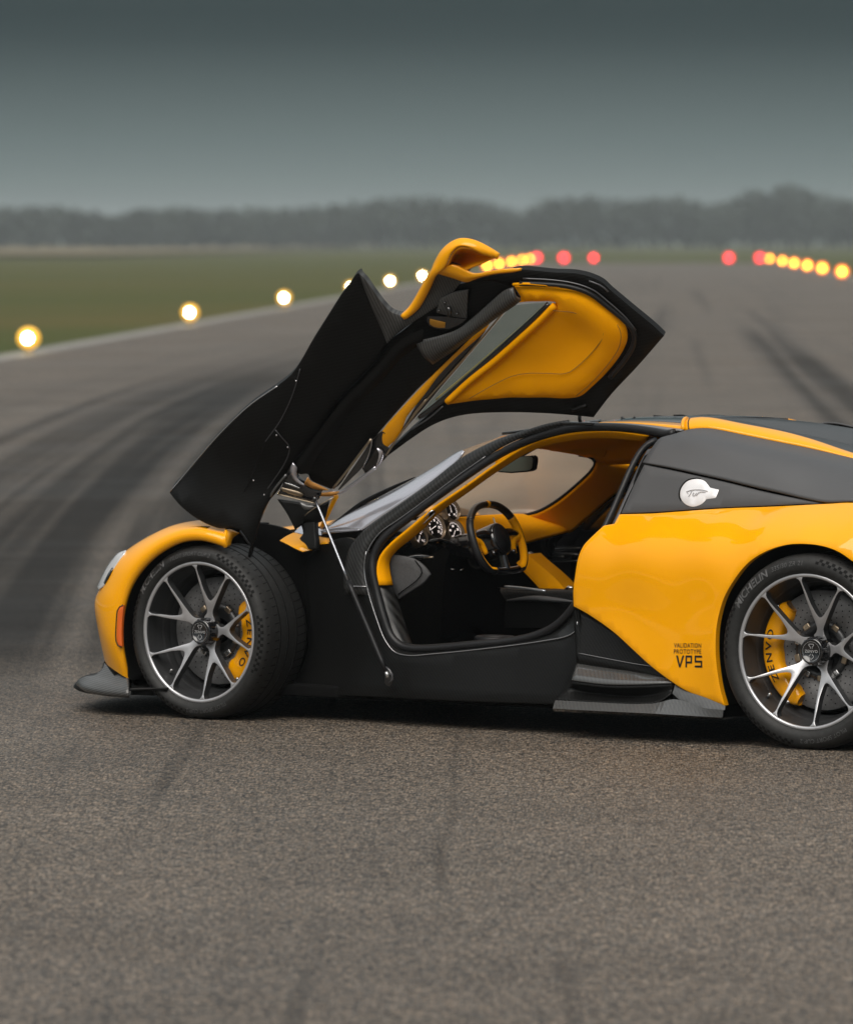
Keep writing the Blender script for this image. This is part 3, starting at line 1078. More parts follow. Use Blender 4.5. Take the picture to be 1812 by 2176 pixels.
q_top = [(0.946, 0.74, 0.8406), (0.8011, 0.745, 0.8473), (0.6669, 0.75, 0.8583), (0.4964, 0.755, 0.8727), (0.2721, 0.76, 0.8856), (0.021, 0.765, 0.9022), (-0.0869, 0.765, 0.9084), (-0.3692, 0.755, 0.8873), (-0.6068, 0.735, 0.8389), (-0.729, 0.7, 0.7813)]
q_rear = [(-0.729, 0.7, 0.7813), (-0.7816, 0.72, 0.5654), (-0.7817, 0.8, 0.3518)]
q_low = [(-0.7817, 0.8, 0.3518), (-0.5895, 0.9, 0.2634), (-0.3445, 0.95, 0.2196)]
q_arch = [(-0.3445, 0.95, 0.2196), (-0.3839, 0.97, 0.3469), (-0.3831, 0.975, 0.4531), (-0.3476, 0.975, 0.5579), (-0.2836, 0.975, 0.6434), (-0.2043, 0.975, 0.7005), (-0.1406, 0.975, 0.7364), (-0.0688, 0.975, 0.7564), (0.0105, 0.975, 0.7619), (0.0829, 0.975, 0.7557), (0.1598, 0.98, 0.7318), (0.2371, 0.985, 0.6858), (0.3011, 0.988, 0.6146), (0.345, 0.988, 0.5436), (0.3707, 0.988, 0.4605), (0.378, 0.988, 0.3716), (0.3736, 0.983, 0.2827), (0.3636, 0.975, 0.2066), (0.3497, 0.965, 0.1508)]
q_skirt = [(0.3497, 0.965, 0.1508), (0.5294, 0.95, 0.1988), (0.5917, 0.945, 0.228), (0.6899, 0.93, 0.2811), (0.7842, 0.91, 0.3407), (0.8819, 0.885, 0.4002), (1.009, 0.85, 0.4588), (1.0997, 0.82, 0.4901)]
q_front = [(1.0997, 0.82, 0.4901), (1.1004, 0.825, 0.5518), (1.0912, 0.825, 0.6104), (1.0806, 0.82, 0.6752), (1.0628, 0.812, 0.7207), (1.0284, 0.8, 0.7599), (0.9962, 0.772, 0.7972)]
q_notch = [(0.9962, 0.772, 0.7972), (0.9512, 0.765, 0.8058)]
q_notch2 = [(0.9512, 0.765, 0.8058), (0.946, 0.74, 0.8406)]
q_ctrl = [(0.6382, 0.842, 0.8065), (0.6007, 0.905, 0.7236), (0.5858, 0.93, 0.6293), (0.5828, 0.935, 0.502), (0.5798, 0.94, 0.3748), (0.84, 0.855, 0.7474), (0.8368, 0.885, 0.6202), (0.8399, 0.88, 0.4914), (0.4756, 0.866, 0.8113), (0.4308, 0.942, 0.7295), (0.4173, 0.965, 0.6356), (0.4167, 0.966, 0.5087), (0.2433, 0.886, 0.8304), (0.2051, 0.952, 0.7832), (0.0601, 0.888, 0.8412), (0.0236, 0.952, 0.8066), (-0.1624, 0.9, 0.8375), (-0.1971, 0.962, 0.753), (-0.4837, 0.9, 0.7829), (-0.5759, 0.94, 0.6005), (-0.6003, 0.92, 0.414), (0.4523, 0.968, 0.3489), (-0.443, 0.955, 0.6595), (0.747, 0.835, 0.8004), (0.4302, 0.968, 0.2544)]
quarter = both(patch('quarter_panel', [q_top, q_rear, q_low, q_arch, q_skirt, q_front, q_notch, q_notch2], M['yellow'], car, 0.028, 0.028, q_ctrl, rnd=0.004, smooth=4e-3))

b_top = [(0.854, 0.575, 1.1259), (0.8152, 0.545, 1.1387), (0.7744, 0.512, 1.1542), (0.7346, 0.49, 1.1601), (0.6849, 0.485, 1.1588), (0.5586, 0.47, 1.1372), (0.418, 0.455, 1.1127), (0.2782, 0.44, 1.0882), (0.106, 0.42, 1.0535), (-0.1393, 0.4, 1.0013), (-0.4174, 0.38, 0.9096)]
b_crease = [(0.8612, 0.592, 1.1158), (0.8019, 0.58, 1.1217), (0.7345, 0.592, 1.1193), (0.6685, 0.602, 1.1116), (0.5504, 0.612, 1.0965), (0.4365, 0.616, 1.08), (0.3243, 0.618, 1.0641), (0.1771, 0.618, 1.04), (-0.0014, 0.612, 1.0076), (-0.2487, 0.6, 0.9551), (-0.5134, 0.56, 0.8806)]
b_mid = [(0.8714, 0.628, 1.0783), (0.7755, 0.637, 1.0693), (0.7036, 0.644, 1.0617), (0.639, 0.652, 1.0528), (0.52, 0.664, 1.0374), (0.4017, 0.676, 1.0195), (0.2841, 0.688, 1.001), (0.1329, 0.696, 0.9744), (-0.0495, 0.698, 0.9592), (-0.298, 0.69, 0.9238), (-0.5668, 0.66, 0.8603)]
b_gap = [(0.8832, 0.665, 1.0337), (0.7817, 0.677, 1.0218), (0.6775, 0.688, 1.0067), (0.6141, 0.694, 0.9966), (0.496, 0.705, 0.9781), (0.3779, 0.717, 0.9572), (0.2605, 0.729, 0.9383), (0.0344, 0.754, 0.9053), (-0.0813, 0.755, 0.9098), (-0.3292, 0.747, 0.8956), (-0.5988, 0.72, 0.8426)]
both(loft('buttress_panel', [b_top, b_crease, b_mid, b_gap], M['matte'], car, 60, 28, thick=0.007))
g_gap = [(0.8791, 0.668, 1.0287), (0.7075, 0.688, 1.0042), (0.4942, 0.708, 0.9705), (0.2978, 0.728, 0.9362), (0.0574, 0.752, 0.9028)]
g_base = [(0.0574, 0.752, 0.9028), (0.2767, 0.752, 0.8897), (0.5011, 0.747, 0.8761), (0.6716, 0.742, 0.8624), (0.8059, 0.737, 0.8515), (0.9407, 0.735, 0.8444)]
g_left = [(0.9407, 0.735, 0.8444), (0.9112, 0.7, 0.9403), (0.8791, 0.668, 1.0287)]
both(patch('side_panel', [g_gap, g_base, g_left], M['matte'], car, 0.012, 0.03, rnd=0.003))
w_strip = [(0.8834, 0.602, 1.0898), (0.8993, 0.645, 1.026), (0.9313, 0.692, 0.9213), (0.9534, 0.726, 0.8401), (0.9585, 0.745, 0.8071)]
w_strip2 = [(0.9775, 0.742, 0.8036), (0.9685, 0.722, 0.8396), (0.9494, 0.687, 0.9164), (0.9343, 0.637, 1.0014), (0.9075, 0.598, 1.0837)]
both(patch('window_frame', [w_strip, [w_strip[-1], w_strip2[0]], w_strip2, [w_strip2[-1], w_strip[0]]], mat('frame_grey', (0.10, 0.10, 0.105), 0.4, 0.3), car, 0.012, 0.03))
# dark structure behind the shut lines
under = [(0.9005, 0.63, 1.0616), (0.8427, 0.575, 1.1001), (0.6911, 0.5, 1.1332), (0.0892, 0.45, 1.0329), (-0.4404, 0.45, 0.8909)]
under2 = [(-0.574, 0.7, 0.8274), (-0.0701, 0.735, 0.8798), (0.4901, 0.715, 0.8535), (0.9551, 0.715, 0.8265)]
both(patch('shut_line_backing', [under, [under[-1], under2[0]], under2, [under2[-1], under[0]]], M['void'], car, 0.01, 0.06))

# fuel filler cap with its engraved script
c_rim = [(0.559, 0.718, 0.9496), (0.5904, 0.709, 0.9743), (0.6251, 0.707, 0.9807), (0.6639, 0.711, 0.9703), (0.684, 0.72, 0.9425), (0.6818, 0.73, 0.9139), (0.6585, 0.739, 0.889), (0.6225, 0.743, 0.8771), (0.5938, 0.741, 0.8828), (0.5739, 0.737, 0.8947), (0.5658, 0.733, 0.9063)]
c_tab = [(0.5658, 0.733, 0.9063), (0.5232, 0.732, 0.9097)]
c_tab2 = [(0.5232, 0.732, 0.9097), (0.5185, 0.721, 0.9428)]
c_tab3 = [(0.5185, 0.721, 0.9428), (0.559, 0.718, 0.9496)]
cap = patch('fuel_cap', [c_rim, c_tab, c_tab2, c_tab3], M['cap'], car, 0.008, 0.03, rnd=0.0015, step=0.006)
d_rim = [(0.5579, 0.711, 0.9532), (0.5929, 0.701, 0.9792), (0.6299, 0.699, 0.9855), (0.671, 0.704, 0.9745), (0.6934, 0.713, 0.944), (0.6913, 0.724, 0.9116), (0.6658, 0.733, 0.8841), (0.626, 0.737, 0.8717), (0.5953, 0.736, 0.8775), (0.5723, 0.732, 0.89), (0.5643, 0.728, 0.9023)]
d_tab = [(0.5643, 0.728, 0.9023), (0.521, 0.727, 0.9051)]
d_tab2 = [(0.521, 0.727, 0.9051), (0.5173, 0.713, 0.9464)]
d_tab3 = [(0.5173, 0.713, 0.9464), (0.5579, 0.711, 0.9532)]
patch('cap_surround', [d_rim, d_tab, d_tab2, d_tab3], M['void'], cap, 0.004, 0.03, rnd=0.0, step=0.006)
M['engrave'] = mat('engraved_line', (0.25, 0.25, 0.26), 0.5)
for pts in ([(0.6562, 0.7265, 0.9324), (0.6334, 0.7245, 0.9392), (0.5964, 0.724, 0.9413), (0.5642, 0.7255, 0.9369)], [(0.6562, 0.7265, 0.9324), (0.6472, 0.729, 0.9249)], [(0.6329, 0.7255, 0.9367), (0.6368, 0.729, 0.9264), (0.6433, 0.733, 0.9149)],
            [(0.6227, 0.7275, 0.9306), (0.6266, 0.731, 0.9203), (0.6178, 0.732, 0.9186), (0.6105, 0.728, 0.9295)], [(0.6096, 0.732, 0.9188), (0.603, 0.728, 0.9297), (0.5932, 0.727, 0.9331), (0.5723, 0.727, 0.9329)]):
    tube('cap_script', pts, 0.0011, M['engrave'], cap, seg=6, step=0.004)

# yellow roof rail running back from the cabin
rail = [[(0.8027, 0.5, 1.1586), (0.7346, 0.49, 1.1653), (0.6849, 0.485, 1.1653), (0.5586, 0.47, 1.1443), (0.418, 0.455, 1.1204), (0.2782, 0.44, 1.0966), (0.106, 0.42, 1.0625), (-0.1393, 0.4, 1.0102), (-0.403, 0.38, 0.9258)],
        [(0.8154, 0.485, 1.1776), (0.7435, 0.475, 1.1837), (0.6937, 0.47, 1.183), (0.5673, 0.455, 1.1619), (0.4266, 0.44, 1.1373), (0.2867, 0.425, 1.1122), (0.1144, 0.405, 1.0703), (-0.1338, 0.39, 1.0149), (-0.4003, 0.375, 0.9287)],
        [(0.8294, 0.455, 1.1936), (0.7642, 0.44, 1.202), (0.7143, 0.435, 1.2001), (0.5877, 0.42, 1.1789), (0.4272, 0.4, 1.1505), (0.3066, 0.39, 1.1251), (0.1283, 0.38, 1.077), (-0.1256, 0.375, 1.0181), (-0.3977, 0.37, 0.9317)],
        [(0.8404, 0.42, 1.1998), (0.7819, 0.41, 1.207), (0.7349, 0.4, 1.2048), (0.6051, 0.39, 1.1838), (0.4341, 0.375, 1.1556), (0.318, 0.37, 1.1296), (0.1367, 0.365, 1.079), (-0.1174, 0.36, 1.0188), (-0.3923, 0.36, 0.9319)],
        [(0.8726, 0.34, 1.1902), (0.8232, 0.34, 1.1949), (0.7701, 0.34, 1.1931), (0.6371, 0.335, 1.1722), (0.4599, 0.33, 1.1456), (0.3407, 0.33, 1.1197), (0.1563, 0.33, 1.0719), (-0.101, 0.33, 1.0137), (-0.3763, 0.33, 0.9267)]]
loft('roof_rail', rail, M['yellow'], car, 40, 14, thick=0.02)
(tube('rail_front_edge', [r[0] for r in rail], 0.008, M['yellow'], car, seg=8))
(tube('rail_seam', [(0.7793, 0.5, 1.1596), (0.7915, 0.487, 1.1793), (0.8063, 0.457, 1.1953), (0.8199, 0.42, 1.2014)], 0.0022, M['ink'], car, seg=6))

# engine cover between the rails
deck = [[(0.8688, 0.34, 1.1818), (0.64, 0.33, 1.1622), (0.3407, 0.33, 1.1184), (0.1563, 0.33, 1.0732), (-0.101, 0.33, 1.0073), (-0.3763, 0.33, 0.9203)],
        [(1.0111, 0.1, 1.1917), (0.7738, 0.1, 1.1808), (0.5918, 0.1, 1.1508), (0.3962, 0.1, 1.118), (0.2849, 0.1, 1.0958), (0.0248, 0.1, 1.0238), (-0.2534, 0.1, 0.9261)],
        [(1.0704, 0, 1.1912), (0.832, 0, 1.1802), (0.6491, 0, 1.1487), (0.4527, 0, 1.1158), (0.3408, 0, 1.0934), (0.0795, 0, 1.0211), (-0.2, 0, 0.9216)]]
both(loft('engine_cover', deck, M['carbon'], car, 30, 8))
# tail: closes the body behind the wheels
tail_rows = [[(-0.93, s * y, z) for s in (1,) for (y, z) in ((0.0, 0.93), (0.35, 0.92), (0.60, 0.86), (0.70, 0.78))],
             [(-1.02, y, z) for (y, z) in ((0.0, 0.72), (0.35, 0.72), (0.60, 0.68), (0.70, 0.62))],
             [(-0.95, y, z) for (y, z) in ((0.0, 0.30), (0.35, 0.30), (0.60, 0.30), (0.78, 0.32))]]
both(loft('tail_panel', tail_rows, M['gloss'], car, 10, 8))

# roof between the doors
r_edge = [(1.2086, 0.52, 1.1747), (1.1361, 0.505, 1.1755), (1.0344, 0.505, 1.1736), (0.9301, 0.51, 1.1667), (0.8485, 0.52, 1.1587), (0.7932, 0.52, 1.1596)]
r_y0 = [(1.2015, 0.49, 1.1793), (1.1514, 0.48, 1.1807), (1.0526, 0.475, 1.1787), (0.9511, 0.475, 1.1729), (0.8753, 0.475, 1.1667), (0.8149, 0.475, 1.1616)]
r_y1 = [(1.2213, 0.42, 1.1813), (1.1583, 0.41, 1.1851), (1.0979, 0.4, 1.1871), (0.9962, 0.4, 1.186), (0.9201, 0.4, 1.1833), (0.8569, 0.4, 1.1803)]
r_k1 = [(1.3127, 0.3, 1.1731), (1.2252, 0.3, 1.1837), (1.1585, 0.3, 1.1895), (1.0562, 0.3, 1.1911), (0.9798, 0.3, 1.1905), (0.9087, 0.3, 1.1881)]
r_k2 = [(1.4358, 0.15, 1.1649), (1.3164, 0.15, 1.1827), (1.2492, 0.15, 1.1899), (1.1463, 0.15, 1.1932), (1.0693, 0.15, 1.1935), (0.9926, 0.15, 1.1912)]
r_k3 = [(1.5488, 0, 1.1578), (1.4077, 0, 1.1787), (1.34, 0, 1.1869), (1.2363, 0, 1.1902), (1.1588, 0, 1.1905), (1.0816, 0, 1.1876)]
both(loft('roof_edge', [r_edge, r_y0], mat('roof_grey', (0.18, 0.18, 0.19), 0.3, 0.3, 0.5), car, 24, thick=0.006))
both(loft('roof_stripe', [r_y0, r_y1], M['yellow'], car, 24, thick=0.006))
both(loft('roof_panel', [r_y1, r_k1, r_k2, r_k3], M['gloss'], car, 24, 10, thick=0.006))
both(tube('roof_scoop_edge', [(1.3088, 0.12, 1.1892), (1.2767, 0.16, 1.1844), (1.2138, 0.2, 1.1837), (1.2066, 0.2, 1.1891), (1.2338, 0.15, 1.1919)], 0.005, M['black'], car, seg=6))

# ------------------------------------------------------------------ front wing, nose, splitter
ST = 13
fE = [(3.0987, 0.93, 0.1445), (3.1024, 0.95, 0.2159), (3.1082, 0.962, 0.2925), (3.101, 0.97, 0.3752), (3.0816, 0.975, 0.4492), (3.0557, 0.975, 0.5115), (3.0126, 0.975, 0.5712), (2.9495, 0.975, 0.6284), (2.878, 0.975, 0.6712), (2.7996, 0.975, 0.7006), (2.7236, 0.972, 0.7082), (2.657, 0.966, 0.6969), (2.6075, 0.96, 0.6817)]
fI = [(3.1166, 0.9, 0.1451), (3.1182, 0.92, 0.2136), (3.1254, 0.93, 0.2902), (3.1168, 0.94, 0.3732), (3.0981, 0.945, 0.4461), (3.0721, 0.945, 0.5073), (3.0297, 0.945, 0.5659), (2.9679, 0.945, 0.6226), (2.8971, 0.945, 0.6654), (2.82, 0.945, 0.6948), (2.7446, 0.942, 0.7024), (2.6786, 0.936, 0.6911), (2.6297, 0.93, 0.6758)]
fC = [(3.1362, 0.925, 0.1575), (3.1363, 0.95, 0.2264), (3.1392, 0.965, 0.3004), (3.1284, 0.974, 0.3804), (3.1061, 0.979, 0.4528), (3.0765, 0.98, 0.5216), (3.0391, 0.98, 0.5882), (2.9781, 0.98, 0.6483), (2.8959, 0.98, 0.6983), (2.821, 0.98, 0.7276), (2.7414, 0.977, 0.7382), (2.6684, 0.97, 0.7304), (2.6132, 0.962, 0.7153)]
fM = [(3.1976, 0.895, 0.1753), (3.1955, 0.925, 0.2435), (3.205, 0.94, 0.3174), (3.2064, 0.946, 0.3941), (3.1956, 0.948, 0.4562), (3.1681, 0.946, 0.5186), (3.1276, 0.942, 0.59), (3.0584, 0.938, 0.6533), (2.9693, 0.935, 0.7052), (2.8777, 0.93, 0.7424), (2.7779, 0.925, 0.7592), (2.7018, 0.92, 0.7492), (2.6423, 0.92, 0.735)]
fS = [(3.3061, 0.8, 0.1903), (3.3077, 0.83, 0.2729), (3.318, 0.84, 0.344), (3.3311, 0.84, 0.4204), (3.3267, 0.84, 0.4531), (3.3012, 0.84, 0.5011), (3.2554, 0.84, 0.5892), (3.1705, 0.845, 0.6507), (3.0672, 0.85, 0.7059), (2.9486, 0.855, 0.753), (2.827, 0.855, 0.777), (2.7472, 0.855, 0.7801), (2.6847, 0.855, 0.7734)]
fT = [(3.4779, 0.55, 0.1685), (3.4928, 0.56, 0.2554), (3.5033, 0.57, 0.3303), (3.5064, 0.58, 0.3936), (3.483, 0.6, 0.4252), (3.4261, 0.64, 0.4735), (3.3518, 0.68, 0.5637), (3.2514, 0.71, 0.6289), (3.1311, 0.74, 0.6876), (3.0057, 0.76, 0.7363), (2.8893, 0.76, 0.7615), (2.8106, 0.76, 0.7634), (2.7478, 0.76, 0.7567)]
fU = [(3.8675, 0, 0.1149), (3.8917, 0, 0.2093), (3.9099, 0, 0.2763), (3.9174, 0, 0.3191), (3.9038, 0, 0.3441), (3.8675, 0, 0.3821), (3.8085, 0, 0.4636), (3.7257, 0, 0.5273), (3.6206, 0, 0.5852), (3.516, 0, 0.6307), (3.4118, 0, 0.6577), (3.3303, 0, 0.6658), (3.2638, 0, 0.6675)]
wing = both(loft('front_wing', [fI, fE, fC, fM, fS, fT, fU], M['yellow'], car, 60, 34))
# return at the wing's rear end
wv = [(2.6389, 0.925, 0.748), (2.6243, 0.95, 0.7145), (2.611, 0.955, 0.6814)]
wv2 = [(2.6294, 0.9, 0.6863), (2.6368, 0.875, 0.7113), (2.6299, 0.84, 0.7322)]
both(loft('wing_return', [wv, [(2.6344, 0.905, 0.7497), (2.6219, 0.925, 0.7136), (2.6219, 0.925, 0.6822)], [(2.6299, 0.84, 0.7322), (2.6368, 0.875, 0.7113), (2.6294, 0.9, 0.6863)]], M['yellow'], car, 10, 8, thick=0.012))
# head lamp
hl_shift = lambda r: [(x + 0.004, y + 0.006, z + 0.003) for x, y, z in r]
hl_o = [(3.1712, 0.838, 0.6486), (3.2096, 0.838, 0.6352), (3.2394, 0.836, 0.6107), (3.2728, 0.834, 0.5725), (3.3012, 0.832, 0.5273), (3.3209, 0.83, 0.4912)]
hl_m = [(3.1569, 0.862, 0.6435), (3.1859, 0.866, 0.6264), (3.2105, 0.868, 0.5999), (3.2396, 0.868, 0.5602), (3.2722, 0.862, 0.5177), (3.3056, 0.845, 0.4912)]
hl_i = [(3.1447, 0.885, 0.6389), (3.1607, 0.896, 0.6154), (3.1788, 0.9, 0.5868), (3.2034, 0.9, 0.5473), (3.244, 0.888, 0.5067), (3.289, 0.862, 0.4901)]
lamp = both(loft('head_lamp', [hl_shift(r) for r in (hl_o, hl_m, hl_i)], mat('lamp_lens', (0.82, 0.80, 0.80), 0.12, 0.4, 1.0), car, 24, 8, thick=0.006))
both(loft('lamp_louvre', [hl_shift(r) for r in ([(3.1969, 0.899, 0.5804), (3.2251, 0.89, 0.5509), (3.2476, 0.885, 0.5183)], [(3.1933, 0.906, 0.5678), (3.2092, 0.906, 0.5415), (3.2368, 0.896, 0.5132)])], M['gloss'], car, 8, thick=0.006))
# side marker
sm0 = [(3.0859, 0.988, 0.4398), (3.0945, 0.988, 0.4348), (3.1104, 0.987, 0.4255), (3.1147, 0.987, 0.4107), (3.1219, 0.983, 0.3517), (3.1262, 0.978, 0.3044), (3.1226, 0.976, 0.2857), (3.114, 0.974, 0.2765), (3.1039, 0.974, 0.2757)]
sm1 = [(3.1039, 0.974, 0.2757), (3.1032, 0.977, 0.3169), (3.0981, 0.981, 0.3758), (3.0859, 0.988, 0.4398)]
sm = both(patch('side_marker', [sm0, sm1], M['orange'], car, 0.012, 0.02, rnd=0.003, step=0.006))
both(tube('marker_frame', [(3.0873, 0.986, 0.4408), (3.0974, 0.986, 0.4364), (3.114, 0.985, 0.427), (3.1183, 0.985, 0.4105), (3.1262, 0.981, 0.3515), (3.1306, 0.976, 0.303), (3.1262, 0.974, 0.2837), (3.1169, 0.972, 0.2734), (3.1046, 0.972, 0.2732)], 0.0025, M['ink'], car, seg=6))
wl = [(3.1159, 0.905, 0.1454), (3.1035, 0.88, 0.118), (3.0384, 0.85, 0.1128), (3.0384, 0.85, 0.0764), (3.1109, 0.91, 0.0795), (3.1159, 0.905, 0.1454)]
both(patch('bumper_underside', [wl[:3], wl[2:4], wl[3:5], wl[4:]], M['black'], car, 0.03, 0.05))
# carbon splitter with turned-up corner
sp_rows = [[(3.3061, 0.8, 0.1897), (3.2641, 0.83, 0.1787), (3.1989, 0.87, 0.1633), (3.147, 0.9, 0.1516), (3.1023, 0.925, 0.1441)],
           [(3.3048, 0.82, 0.1672), (3.2627, 0.85, 0.1604), (3.1903, 0.89, 0.1476), (3.134, 0.92, 0.1367), (3.0865, 0.945, 0.1329)],
           [(3.3209, 0.84, 0.1441), (3.2628, 0.875, 0.1382), (3.176, 0.92, 0.1281), (3.1182, 0.945, 0.1182), (3.0715, 0.965, 0.1182)],
           [(3.3939, 0.82, 0.1308), (3.2847, 0.9, 0.1182), (3.176, 0.95, 0.1075), (3.1075, 0.97, 0.1008), (3.0607, 0.98, 0.099)],
           [(3.4582, 0.78, 0.1059), (3.3284, 0.9, 0.0941), (3.2014, 0.955, 0.0875), (3.1147, 0.975, 0.0867), (3.0571, 0.985, 0.0878)],
           [(3.4669, 0.76, 0.0961), (3.3429, 0.87, 0.0859), (3.2158, 0.93, 0.0813), (3.1327, 0.95, 0.081), (3.075, 0.96, 0.0821)]]
both(loft('splitter_corner', sp_rows, carbon('carbon_splitter', 0.02, 0.075, 0.010, (0.3, 0, 1), 0.4, 0.5, 0.15), car, 20, 20, thick=0.008))
spl = [(3.15, 0.96, 0.075), (3.36, 0.86, 0.075), (3.50, 0.74, 0.08), (3.66, 0.45, 0.085), (3.76, 0.0, 0.085)]
both(loft('splitter', [spl, [(x - 0.02, y, z + 0.022) for x, y, z in spl], [(2.9, y, 0.11) for x, y, z in spl]], M['black'], car, 24, thick=0.01))
nose = [(3.20, 0.90, 0.13), (3.34, 0.80, 0.13), (3.46, 0.6, 0.13), (3.62, 0.35, 0.13), (3.70, 0.0, 0.13)]
both(loft('nose_grille', [nose, [(x - 0.06, y * 0.98, 0.30) for x, y, z in nose]], M['void'], car, 16))

# ------------------------------------------------------------------ wheel housings, floor, inner structure
for ax, rr, zc in ((FRONT_AXLE, 0.400, 0.355), (REAR_AXLE, 0.425, 0.375)):
    for s in (1, -1):
        prof = [(rr + 0.004, 0.935 * s), (rr + 0.004, 0.50 * s), (0.05, 0.50 * s)]
        o = turned('wheel_housing', prof, M['void'], car, 40, rad(86 if ax > 1 else -32), rad(212))
        o.location = (ax, 0, zc)
box('underbody', (4.1, 1.50, 0.05), (1.25, 0, 0.115), M['void'], car, 0.01)
box('engine_bay', (1.75, 1.02, 0.55), (0.02, 0, 0.42), M['void'], car, 0.02)
box('nose_box', (0.75, 0.90, 0.38), (2.95, 0, 0.34), M['void'], car, 0.02)

iw = [(2.8049, 0.62, 0.7584), (2.6692, 0.62, 0.7593), (2.5273, 0.62, 0.7275), (2.3862, 0.62, 0.6376), (2.3722, 0.62, 0.358), (2.7763, 0.62, 0.3447), (2.8049, 0.62, 0.7584)]
both(patch('inner_wing', [iw[:4], iw[3:5], iw[4:6], iw[5:]], M['void'], car, 0.02, 0.08))
# tub side with the sill
t_bot = [(2.4786, 0.7, 0.0992), (2.0179, 0.8, 0.1084), (1.5508, 0.86, 0.1121), (1.152, 0.88, 0.1183)]
t_aft = [(1.152, 0.88, 0.1183), (1.098, 0.88, 0.1592), (1.0622, 0.875, 0.2238), (1.0532, 0.86, 0.3362), (1.0653, 0.835, 0.4333), (1.0781, 0.825, 0.4748)]
t_open = [(1.0781, 0.825, 0.4748), (1.0795, 0.82, 0.4321), (1.0892, 0.815, 0.399), (1.1258, 0.815, 0.3765), (1.2426, 0.815, 0.3521), (1.498, 0.81, 0.3146), (1.7564, 0.805, 0.2839), (1.8626, 0.8, 0.2748), (1.9337, 0.79, 0.2876), (1.9802, 0.785, 0.3327), (2.0257, 0.775, 0.4137), (2.0653, 0.765, 0.4988), (2.0851, 0.76, 0.5559), (2.0954, 0.755, 0.6134), (2.0891, 0.75, 0.6713)]
t_fwd = [(2.0891, 0.75, 0.6713), (2.1893, 0.725, 0.7185), (2.3199, 0.7, 0.6923), (2.4038, 0.68, 0.6455), (2.4483, 0.66, 0.5703), (2.4368, 0.66, 0.4242), (2.4279, 0.66, 0.2781), (2.4786, 0.7, 0.0992)]
tub = both(patch('tub_side', [t_bot, t_aft, t_open, t_fwd], M['carbon_side'], car, 0.02, 0.04, rnd=0.003))
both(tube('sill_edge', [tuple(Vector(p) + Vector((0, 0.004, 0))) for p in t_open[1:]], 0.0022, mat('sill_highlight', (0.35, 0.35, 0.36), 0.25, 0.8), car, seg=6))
both(tube('tub_seam', [(2.1604, 0.775, 0.5334), (2.0754, 0.772, 0.5336)], 0.003, bpy.data.materials['sill_highlight'], car, seg=6))

# door aperture: jamb, rubber seal, trims
seal_pts = [(1.0894, 0.8, 0.5123), (1.1402, 0.795, 0.4563), (1.1991, 0.79, 0.4101), (1.2823, 0.785, 0.3731), (1.3868, 0.785, 0.3478), (1.5484, 0.785, 0.328), (1.7145, 0.78, 0.309), (1.8489, 0.775, 0.2999), (1.918, 0.77, 0.3097), (1.9667, 0.765, 0.3458), (2.0056, 0.76, 0.4237), (2.0403, 0.75, 0.5121), (2.0644, 0.745, 0.5943), (2.0669, 0.735, 0.6457), (2.0469, 0.725, 0.6978), (2.007, 0.71, 0.7453), (1.9373, 0.69, 0.7996), (1.8529, 0.665, 0.8657), (1.7315, 0.62, 0.9573), (1.6253, 0.585, 1.0314), (1.5285, 0.56, 1.0849), (1.4192, 0.54, 1.1261), (1.3072, 0.525, 1.153), (1.231, 0.518, 1.1616)]
seal_top = [(1.2322, 0.515, 1.1607), (1.1331, 0.51, 1.1634), (1.0314, 0.51, 1.1598), (0.9271, 0.515, 1.1495), (0.8656, 0.525, 1.1412), (0.8249, 0.53, 1.1481)]
seal_aft = [(0.894, 0.545, 1.1196), (0.9172, 0.565, 1.1055), (0.941, 0.58, 1.0795), (0.9507, 0.61, 1.0435), (0.9603, 0.64, 0.9967), (0.9688, 0.68, 0.933), (0.9808, 0.71, 0.8734), (0.9883, 0.735, 0.831), (0.9968, 0.75, 0.7991), (1.0047, 0.77, 0.7631), (1.0026, 0.79, 0.6994), (1.0065, 0.8, 0.6137)]
seal = both(tube('door_seal', seal_pts + seal_top[1:], 0.0165, M['rubber'], car, seg=12, step=0.015))
both(tube('window_seal', seal_aft, 0.013, M['rubber'], car, seg=10, step=0.02))
jamb_o = [(1.089, 0.82, 0.4693), (1.081, 0.82, 0.4222), (1.096, 0.815, 0.391), (1.1278, 0.815, 0.3764), (1.2475, 0.815, 0.3521), (1.5325, 0.81, 0.31), (1.7814, 0.803, 0.2804), (1.8737, 0.8, 0.2784), (1.9379, 0.79, 0.2928), (1.9825, 0.785, 0.3359), (2.0263, 0.775, 0.4169), (2.0661, 0.765, 0.5016), (2.086, 0.76, 0.5597), (2.096, 0.755, 0.6146), (2.0902, 0.75, 0.67)]
jamb_i = [(1.1114, 0.79, 0.4874), (1.1464, 0.785, 0.4522), (1.2054, 0.78, 0.406), (1.2805, 0.775, 0.3713), (1.3931, 0.775, 0.345), (1.5548, 0.775, 0.3238), (1.7209, 0.77, 0.3048), (1.8554, 0.765, 0.2957), (1.9246, 0.76, 0.3055), (1.9733, 0.755, 0.3416), (2.0138, 0.75, 0.4195), (2.0494, 0.74, 0.5079), (2.0735, 0.735, 0.5659), (2.0752, 0.735, 0.6143), (2.0702, 0.73, 0.6524)]
both(loft('door_jamb', [jamb_o, jamb_i], M['carbon'], car, 60))

